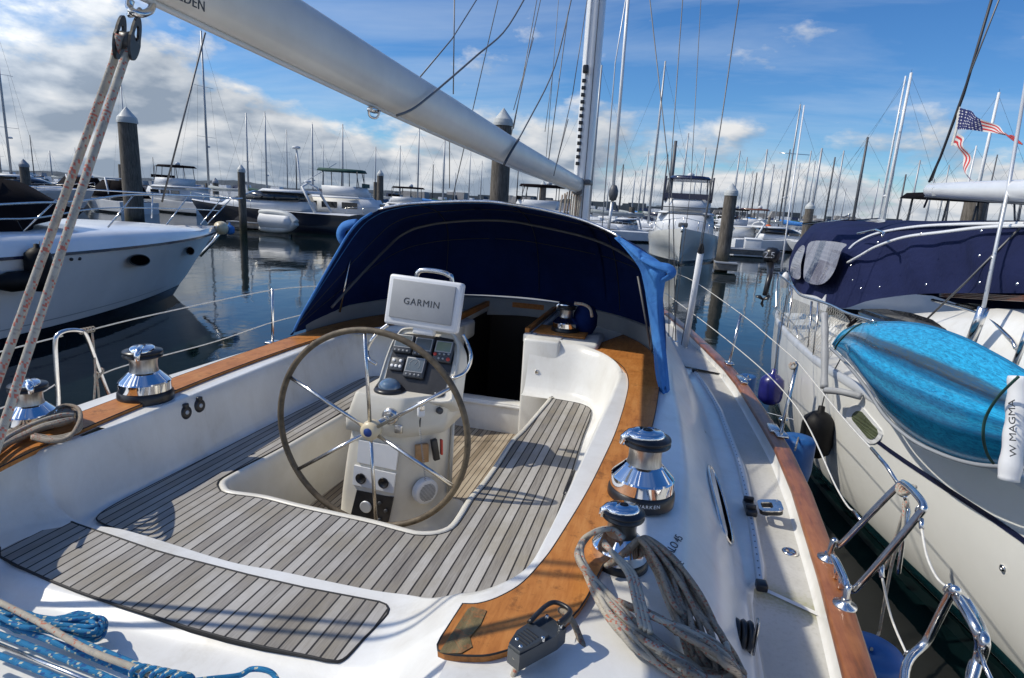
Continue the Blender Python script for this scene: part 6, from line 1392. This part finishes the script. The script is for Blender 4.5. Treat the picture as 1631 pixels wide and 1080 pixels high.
# ---------------------------------------------------------------- docks
def dock(label, pts, w=1.6, boxes=()):
    o = root('floating_dock', label, 'dock'); m = MB()
    P = [V((p.x, p.y, 0)) for p in pts]
    for a, b in zip(P, P[1:]):
        d = (b-a); L = d.length; ang = math.atan2(d.y, d.x); m.box(((a.x+b.x)/2, (a.y+b.y)/2, .28), (L, w, .34), rotz(ang), bev=.02)
    attach(m.build('walkway', 'dock_wood'), o); m = MB()
    for a, b in zip(P, P[1:]):
        d = (b-a); L = d.length; ang = math.atan2(d.y, d.x); m.box(((a.x+b.x)/2, (a.y+b.y)/2, .49), (L, w+.12, .06), rotz(ang))
    attach(m.build('deck_boards', 'far_grey'), o); return o
dock('floating dock running across behind the flybridge cruiser and the capped piling', [at0(1080, 48), at0(1235, 50)], 2.0)
dock('floating dock under the grey dinghy and the trawler at left', [at0(372, 37), at0(470, 37.5)], 1.6)
dock('small dock float gripping the foot of the tall piling at right', [at0(1136, 33.6), at0(1172, 33.6)], 1.0)
dock('floating dock beyond the small boats at right', [at0(1180, 70), at0(1420, 74)], 2.4)
dock('long far dock across the water left of the mast', [at0(120, 62), at0(760, 95)], 2.4)
def dockbox(px, D, w, h, label):
    p = at0(px, D); o = root('dock_box', label, 'dock box', None, (p.x, p.y, 0)); attach(MB().box((p.x, p.y, .52+h/2), (w, .8, h), bev=.05).build('chest', 'far_white'), o); attach(MB().box((p.x, p.y, .55+h), (w+.08, .88, .1), bev=.03, taper=(.96, .8)).build('lid', 'white_paint'), o)
dockbox(1196, 49.5, 1.2, .75, 'white dock box standing on the dock right of the tall piling'); dockbox(1152, 49.5, .8, .75, 'white dock box standing on the dock just left of the tall piling')

# ---------------------------------------------------------------- motor boats
def motorboat(px, D, heading, L, B, label, hull='hull_white', style='express', roof='far_white', canvas='black_canvas', group=None, Hs=.9, Hb=1.6, cat='motor boat', extra=None, flare=.25):
    """px: pixel column of the boat's middle, D: distance, heading in degrees (0 = bow away from us, 90 = bow to the left)"""
    p = at0(px, D); o = empty('motor_boat', label, cat, group, (p.x, p.y, 0), R(heading)); k = L/12.0; kb = B/4.0
    st = [[(x, y-L/2, z) for x, y, z in r] for r in hullrows(L, B, Hs, Hb, rake=L*.10, fine=2.4, flare=flare, n=18)]
    hull_part(o, st, hull); deck_part(o, st, 'far_white')
    def lo(rows, name, mat, par=None): return MB().loft(rows, True, caps=True).build(name, mat, par or o)
    def blk(y0, y1, w, z0, z1, name, mat, rake_f=.5, rake_a=.1, tw=.85, par=None):
        b = [(-w/2, y0), (w/2, y0), (w/2, y1-.25*w), (w*.3, y1), (-w*.3, y1), (-w/2, y1-.25*w)]; t = [(-w/2*tw, y0+rake_a), (w/2*tw, y0+rake_a), (w/2*tw, y1-.25*w-rake_f), (w*.28*tw, y1-rake_f), (-w*.28*tw, y1-rake_f), (-w/2*tw, y1-.25*w-rake_f)]
        return lo([[V((x, y, z0)) for x, y in b], [V((x, y, z1)) for x, y in t]], name, mat, par)
    H = Hs+.1
    rb = MB()
    rail = [V((s_*st[i][0][0]*.97, st[i][0][1], st[i][0][2]+.55)) for s_, rng_ in ((1, range(9, 19)), (-1, range(18, 8, -1))) for i in rng_]
    rb.tube(rail, .02, 4)
    for q in rail[::2]: rb.tube([q, q-V((0, 0, .55))], .015, 4)
    rb.build('bow_rail', 'stainless', o)
    if style == 'express':
        blk(-.22*L, .30*L, B*.72, H, H+.65*kb, 'cabin', 'far_white', .8*k)
        w_ = blk(-.20*L, .22*L, B*.66, H+.65*kb, H+1.25*kb, 'windscreen', 'tinted_glass', 1.5*k, .1, .8); blk(-.26*L, .06*L, B*.60, H+1.25*kb, H+1.45*kb, 'hard_top', roof, .3)
        MB().tube([V((-B*.36, -.3*L, H)), V((-B*.30, -.22*L, H+1.7*kb)), V((0, -.21*L, H+1.95*kb)), V((B*.30, -.22*L, H+1.7*kb)), V((B*.36, -.3*L, H))], .09, 6).build('radar_arch', 'far_white', o)
        MB().lathe([(0, 0), (.25, .02), (.25, .14), (0, .2)], (0, -.21*L, H+2.0*kb), n=12).build('radar_dome', 'far_white', o)
    elif style == 'canvas':
        blk(-.22*L, .30*L, B*.72, H, H+.65*kb, 'cabin', 'far_white', .8*k); blk(-.40*L, .18*L, B*.8, H+.2, H+1.75*kb, 'boat_cover', canvas, 1.8*k, .3, .5)
        MB().tube([V((-B*.36, -.3*L, H)), V((-B*.30, -.18*L, H+1.9*kb)), V((B*.30, -.18*L, H+1.9*kb)), V((B*.36, -.3*L, H))], .1, 6).build('radar_arch', 'far_white', o)
    elif style in ('fly', 'sport', 'trawler'):
        c = blk(-.30*L, .24*L, B*.78, H, H+1.15*kb, 'deckhouse', 'far_white', .7*k, .0, .92)
        for sx in (-1, 1):
            for j in range(3):
                y = -.24*L+j*.13*L; MB().box((sx*B*.385, y, H+.68*kb), (.05, .10*L, .42*kb)).build('window', 'tinted_glass', c)
        MB().box((0, .235*L-.40*k, H+.70*kb), (B*.40, .06, .45*kb), Matrix.Rotation(R(-25), 3, 'X')).build('windscreen', 'tinted_glass', c) if style != 'sport' else None
        f = blk(-.32*L, .14*L, B*.80, H+1.15*kb, H+1.30*kb, 'boat_deck', 'far_white', .1); blk(-.16*L, .12*L, B*.62, H+1.30*kb, H+2.0*kb, 'flybridge', 'far_white', .35*k, -.1, 1.0)
        for sx in (-1, 1):
            for y in (-.16*L, -.04*L, .06*L): MB().tube([V((sx*B*.30, y, H+1.9*kb)), V((sx*B*.27, y, H+3.05*kb))], .035, 5).build('bimini_post', 'mast_dark', o)
        for sx in (-.25, .25): MB().tube([V((sx*B, .07*L, H+1.95*kb)), V((sx*B*.9, .05*L, H+3.05*kb))], .03, 5).build('bimini_post', 'mast_dark', o)
        blk(-.20*L, .09*L, B*.60, H+3.0*kb, H+3.2*kb, 'bimini', canvas, .1, .1, .8)
        MB().box((0, .095*L, H+2.12*kb), (B*.60, .06, .28*kb)).build('dodger_cloth', canvas, o)
        if style == 'trawler':
            t = MB(); t.tube([V((0, -.33*L, H+1.2*kb)), V((0, -.36*L, H+4.4*kb))], .07, 6); t.tube([V((0, -.33*L, H+2.0*kb)), V((0, -.1*L, H+3.6*kb))], .04, 6); t.build('signal_mast', 'far_white', o)
            MB().box((0, -L/2-.03, .55), (B*.75, .06, .7)).build('transom', 'varnished_hull', o); MB().lathe([(0, 0), (.3, .03), (.3, .18), (0, .26)], (0, -.36*L, H+4.4*kb), n=12).build('radar_dome', 'far_white', o)
        else: MB().lathe([(0, 0), (.22, .02), (.22, .22), (0, .34)], (0, -.1*L, H+3.2*kb), n=12).build('radar_dome', 'far_white', o)
    if extra: extra(o, L, B, H, k, kb)
    return o
def sport_extra(o, L, B, H, k, kb):
    for z in (H+1.18*kb, H+1.52*kb): MB().box((0, .17*L-.15*k*(z-H), z), (B*.80, .5, .05), taper=(.95, 1)).build('brow_stripe', 'mast_dark', o)
    for sx in (-1, 1):
        MB().box((sx*B*.31, .04*L, H+2.5*kb), (.10, .5, 1.3*kb)).build('enclosure_panel', 'stripe_navy', o)
        for j in range(2): MB().tube([V((sx*B*.18, .26*L+.8*j, H+.3)), V((sx*B*.18, .26*L+.8*j, H+1.0))], .03, 5).build('hand_rail', 'stainless', o)
    MB().box((0, L*.44, 2.25), (.5, .5, .25), bev=.06).build('anchor_winch', 'mast_dark', o); MB().tube([V((0, L*.46, 2.15)), V((0, L*.53, 2.2)), V((0, L*.54, 1.9))], .07, 6).build('anchor_roller', 'stainless', o)
# left group
motorboat(436, 38.5, 98, 12.5, 3.9, 'dark hulled motor cruiser with long black side windows behind the slim piling', 'hull_navy', 'express', Hs=1.35, Hb=1.75)
motorboat(560, 43, -74, 11.5, 4.2, 'white trawler with green bimini and varnished transom beyond the sprayhood', 'far_white', 'trawler', canvas='green_canvas', Hs=1.15, Hb=1.6, cat='trawler')
motorboat(275, 52, 78, 12, 4.2, 'white motor cruiser with beige top seen above the bow rail', 'far_white', 'fly', Hs=1.1, Hb=1.8)
motorboat(178, 46, 70, 11, 3.8, 'white cruiser under a black cover just left of the thick piling', 'far_white', 'canvas', Hs=1.0, Hb=1.6)
motorboat(118, 50, 70, 11, 3.8, 'white open cruiser with radar arch between the mainsheet ropes', 'far_white', 'canvas', Hs=1.1, Hb=1.7)
motorboat(40, 42, -70, 12, 4.0, 'white express cruiser with blue tinted windscreen at the far left', 'far_white', 'express', Hs=1.2, Hb=1.9)
motorboat(640, 62, 80, 11, 3.6, 'far white cruiser hidden behind the left shoulder of the sprayhood', 'far_white', 'fly')
motorboat(845, 48, 95, 12, 4.0, 'white flybridge boat glimpsed under the boom near the mast foot', 'far_white', 'fly', Hs=1.1, Hb=1.7)
# right group
motorboat(1084, 40.0, 178, 12.5, 4.5, 'white flybridge cruiser with navy enclosure, bow pointing straight at us', 'hull_cream', 'sport', canvas='stripe_navy', Hs=1.4, Hb=2.1, flare=.62, extra=sport_extra)
motorboat(990, 62, 160, 7.5, 2.9, 'small white pilothouse boat with dome aerial left of the flybridge cruiser', 'far_white', 'express', Hs=.9, Hb=1.3)
motorboat(1158, 62, 20, 9, 3.2, 'white boat with inflatable ring on deck behind the tall piling', 'far_white', 'fly', Hs=.9, Hb=1.3)
motorboat(1186, 66, 75, 9.5, 3.4, 'white cruiser with red edged top right of the tall piling', 'far_white', 'fly', canvas='varnished_hull', Hs=.9, Hb=1.4)
motorboat(1238, 60, -70, 9.5, 3.2, 'white express cruiser beyond the outboard motor', 'far_white', 'express', Hs=.9, Hb=1.5)
motorboat(1150, 95, 10, 10, 3.6, 'far beige cruiser above the deck boxes', 'far_white', 'fly', Hs=1, Hb=1.4)
motorboat(1520, 24, -80, 10, 3.8, 'white cruiser with black bimini seen over the navy tent', 'far_white', 'fly', Hs=.9, Hb=1.5)
# grey dinghy on its side at the dock
p = at0(441, 34.2); dg = root('inflatable_dinghy', 'pale grey inflatable dinghy stood on its side on the left dock', 'dinghy', None, (p.x, p.y, 0))
dv = V((.94, -.05, 0)).normalized()
for z, r in ((1.35, .24), (.35, .24)):
    attach(MB().tube(smoothpath([V((p.x, p.y, z))-dv*1.25, V((p.x, p.y, z)), V((p.x, p.y, z+(-.12 if z > 1 else .12)))+dv*.9, V((p.x, p.y, .85))+dv*1.45], 24), [r*(.7+.3*min(1, k/4)) for k in range(24)], 12).build('tube', 'rubber_white'), dg)
attach(MB().loft([[V((p.x, p.y-.10-.32*math.sin(math.pi*j/6), .30+1.1*j/6))+dv*(-1.15+.28*i)*1.0 if i < 9 else V((p.x, p.y, .85))+dv*1.35 for j in range(7)] for i in range(10)]).build('hull', 'far_white'), dg)

# ---------------------------------------------------------------- sailing boats: a forest of masts
GF = 'sailing boats crowded along the far docks'
def sailboat(px, D, top, heading, label=None, L=10.5, col='mast_metal', hull='far_white', cover='stripe_navy', group=None, r=.085, big=False, light=False):
    p = at0(px, D); lo_, hi_ = 2, 60
    for _ in range(40):
        h = (lo_+hi_)/2; c = CM.transposed() @ (V((p.x, p.y, h))-CAM); row = CY-FPX*c.y/-c.z
        if row > top: lo_ = h
        else: hi_ = h
    h = (lo_+hi_)/2; h = min(h, 30)
    o = empty('sailing_boat', label or 'far sailing boat, one of many with bare masts along the docks', 'sailing boat', group or (GF if not label else None), (p.x, p.y, 0), R(heading))
    st = [[(x, y-L*.42, z) for x, y, z in q] for q in hullrows(L, L*.31, .9, 1.15, rake=L*.09, fine=1.9, flare=.12, tr=.6, n=12)]
    hull_part(o, st, hull); deck_part(o, st, 'far_white')
    MB().box((0, .05*L, 1.25), (L*.17, L*.36, .42), bev=.1, taper=(.85, .9)).build('coachroof', 'far_white', o)
    mst = MB().tube([V((0, .1*L, 1.0)), V((0, .1*L, h*.6)), V((0, .1*L, h))], [r, r*.95, r*.7], 8).build('mast', col, o)
    sp = MB()
    for f in ((.42, .70) if h > 13 else (.5,)): sp.tube([V((-.065*h, .1*L, h*f)), V((.065*h, .1*L, h*f))], .022, 4)
    sp.build('spreader', col, mst)
    if big: MB().lathe([(0, 0), (.22, .02), (.22, .16), (0, .22)], (.28, .1*L+.1, h*.36), n=12).build('radar_dome', 'far_white', mst); MB().tube([V((0, .1*L, h)), V((.12, .1*L, h+.25))], .012, 4).build('masthead_aerial', 'rig_dark', mst)
    rg = MB(); w = .008 if D < 60 else .010
    for a in ((0, L*.56, 1.2), (0, -L*.42, 1.0), (L*.14, .08*L, 1.0), (-L*.14, .08*L, 1.0)): rg.tube([V(a), V((a[0]*.45, .1*L+(0 if abs(a[0]) > 0 else 0), h*(.70 if a[0] else .985)))], w, 3, caps=False)
    rg.build('rigging', 'rig_dark', o)
    bo_ = MB().tube([V((0, .08*L, 2.2)), V((0, -.33*L, 2.35))], .07, 6).build('boom', col, o)
    MB().tube([V((0, .09*L, 2.6)), V((0, -.1*L, 2.45)), V((0, -.32*L, 2.45))], [.22, .17, .10], 8).build('sail_cover', cover, bo_)
    return o
cov = ['stripe_navy', 'sail_cover_grey', 'faded_blue_canvas', 'green_canvas', 'sail_cover_grey']
named = [
 (34, 45, 22, 80, 'sloop with radar on its tall mast at the left edge', dict(big=True, r=.11)),
 (347, 62, 48, 78, 'sloop with very tall mast and grey furled sail under the boom', dict(big=True, r=.13, cover='sail_cover_grey', L=13)),
 (437, 70, 180, 85, 'sloop whose mast carries a small radar above the dark cruiser', dict(big=True, r=.12)),
 (407, 72, 180, 85, 'sloop with plain mast above the roof of the dark cruiser', dict(r=.12)),
 (556, 80, 198, 88, 'sloop with mast just right of the green bimini', dict(r=.13)),
 (509, 76, 198, 88, 'sloop with mast between radar dome and green bimini', dict(r=.13, big=True)),
 (212, 95, 126, 80, 'sloop whose mast tip pokes above the thick piling', dict(r=.12)),
 (676, 78, 204, 92, 'sloop with dark mast and slanting stay below the middle of the boom', dict(r=.12)),
 (716, 80, 222, 92, 'sloop with pale mast below the boom', dict(r=.14)),
 (955, 58, 105, 100, 'sloop with double spreader mast right of our mast', dict(r=.13, big=True, col='mast_metal', L=12)),
 (1047, 72, 98, 100, 'sloop with tall mast and crosswise spreaders left of the flybridge cruiser', dict(r=.13, L=12)),
 (1075, 66, 225, 95, 'sloop with thick dark mast behind the flybridge enclosure', dict(r=.22, col='mast_dark')),
 (1258, 64, 166, 80, 'sloop with slender mast rising over the outboard motor', dict(r=.09, big=True)),
 (1425, 52, 114, 70, 'sloop with bright white twin topped mast over the navy tent', dict(r=.13, col='white_paint', big=True, L=13)),
 (1411, 54, 120, 72, 'sloop with pale mast crossing the brightest one at right', dict(r=.08, col='white_paint')),
 (1557, 50, 146, 70, 'sloop with pale mast behind the torn flag', dict(r=.12, col='white_paint', big=True)),
 (1540, 52, 232, 70, 'sloop with slanting stay under the torn flag', dict(r=.07, col='white_paint')),
 (1370, 56, 218, 68, 'sloop with blue grey mast over the tent window', dict(r=.12, col='mast_dark')),
 (1302, 60, 236, 72, 'sloop with grey mast left of the blue grey one', dict(r=.12)),
]
for k, (px, D, top, hd_, lab, kw) in enumerate(named): sailboat(px, D, top, hd_+3*math.sin(k), lab, cover=kw.pop('cover', cov[k % 5]), **kw)
random.seed(21)
anon = [(60, 120, 215), (12, 70, 190), (130, 130, 235), (463, 105, 206), (478, 110, 245), (520, 118, 230), (606, 100, 234), (642, 96, 232), (693, 125, 262), (728, 130, 275), (752, 110, 240), (770, 120, 256), (826, 120, 262), (930, 120, 272), (944, 92, 238), (972, 118, 290), (992, 90, 262), (1012, 110, 272), (1022, 100, 270), (1032, 88, 240), (1058, 92, 246), (1090, 84, 212), (1108, 105, 262), (1118, 96, 235), (1126, 120, 290), (1172, 86, 240), (1182, 92, 250), (1196, 108, 272), (1202, 112, 275), (1214, 84, 238), (1228, 92, 262), (1240, 104, 270), (1248, 84, 238), (1268, 96, 260), (1280, 88, 240), (1290, 80, 256), (1318, 92, 250), (1334, 84, 240), (1345, 108, 300), (1392, 88, 285), (1436, 90, 278), (1452, 84, 255), (1478, 96, 285), (1500, 80, 262), (1572, 84, 246), (1595, 90, 262), (1620, 96, 275), (300, 125, 262), (250, 130, 250), (90, 95, 240)]
for k, (px, D, top) in enumerate(anon):
    sailboat(px, D, top, 85-.02*px+random.uniform(-12, 12), None, L=random.uniform(8.5, 12), col='mast_dark' if k % 4 == 0 else 'mast_metal', cover=cov[k % 5], r=random.uniform(.09, .14))
# far boats and sheds that read as one mass on the far shore
m = MB(); random.seed(9)
for k in range(170):
    px = -60+1750*k/170+random.uniform(-6, 6); D = random.uniform(130, 190); p = at0(px, D); w = random.uniform(3.0, 8); h = random.uniform(1.4, 3.4)
    m.box((p.x, p.y, h*.35), (w, 3, h*.7), rotz(random.uniform(-.2, .2)), mi=random.choice([0, 0, 0, 1, 2]), taper=(random.uniform(.75, 1), .9)); m.box((p.x+random.uniform(-.5, .5), p.y, h*.7+.35), (w*.5, 2.2, h*.5), mi=random.choice([0, 1, 2]), taper=(.8, .8))
o = m.build('far_marina', ['far_white', 'far_grey', 'stripe_navy']); o['kind'] = 'stuff'
m = MB()
for k in range(60):
    p = at0(650+13*k+random.uniform(-5, 5), random.uniform(420, 600)); w = random.uniform(8, 26); hh = random.uniform(2.5, 7.5); m.box((p.x, p.y, 1+hh/2), (w*random.uniform(.5, 1), 12, hh), mi=random.choice([0, 1, 1]), taper=(random.uniform(.5, 1), .8))
o = m.build('far_town', ['town_wall', 'far_land']); o['kind'] = 'stuff'
ob_ = at0(1218, 60); o = root('orange_buoy', 'orange ball hanging from a dark post on the far dock', 'buoy'); attach(MB().lathe([(0, -.35), (.26, -.2), (.3, 0), (.2, .28), (0, .36)], (ob_.x, ob_.y, 2.0), n=14).build('ball', 'orange_buoy'), o); attach(MB().tube([V((ob_.x, ob_.y, -.5)), V((ob_.x, ob_.y, 3.0))], .12, 6).build('post', 'pile_wood'), o)
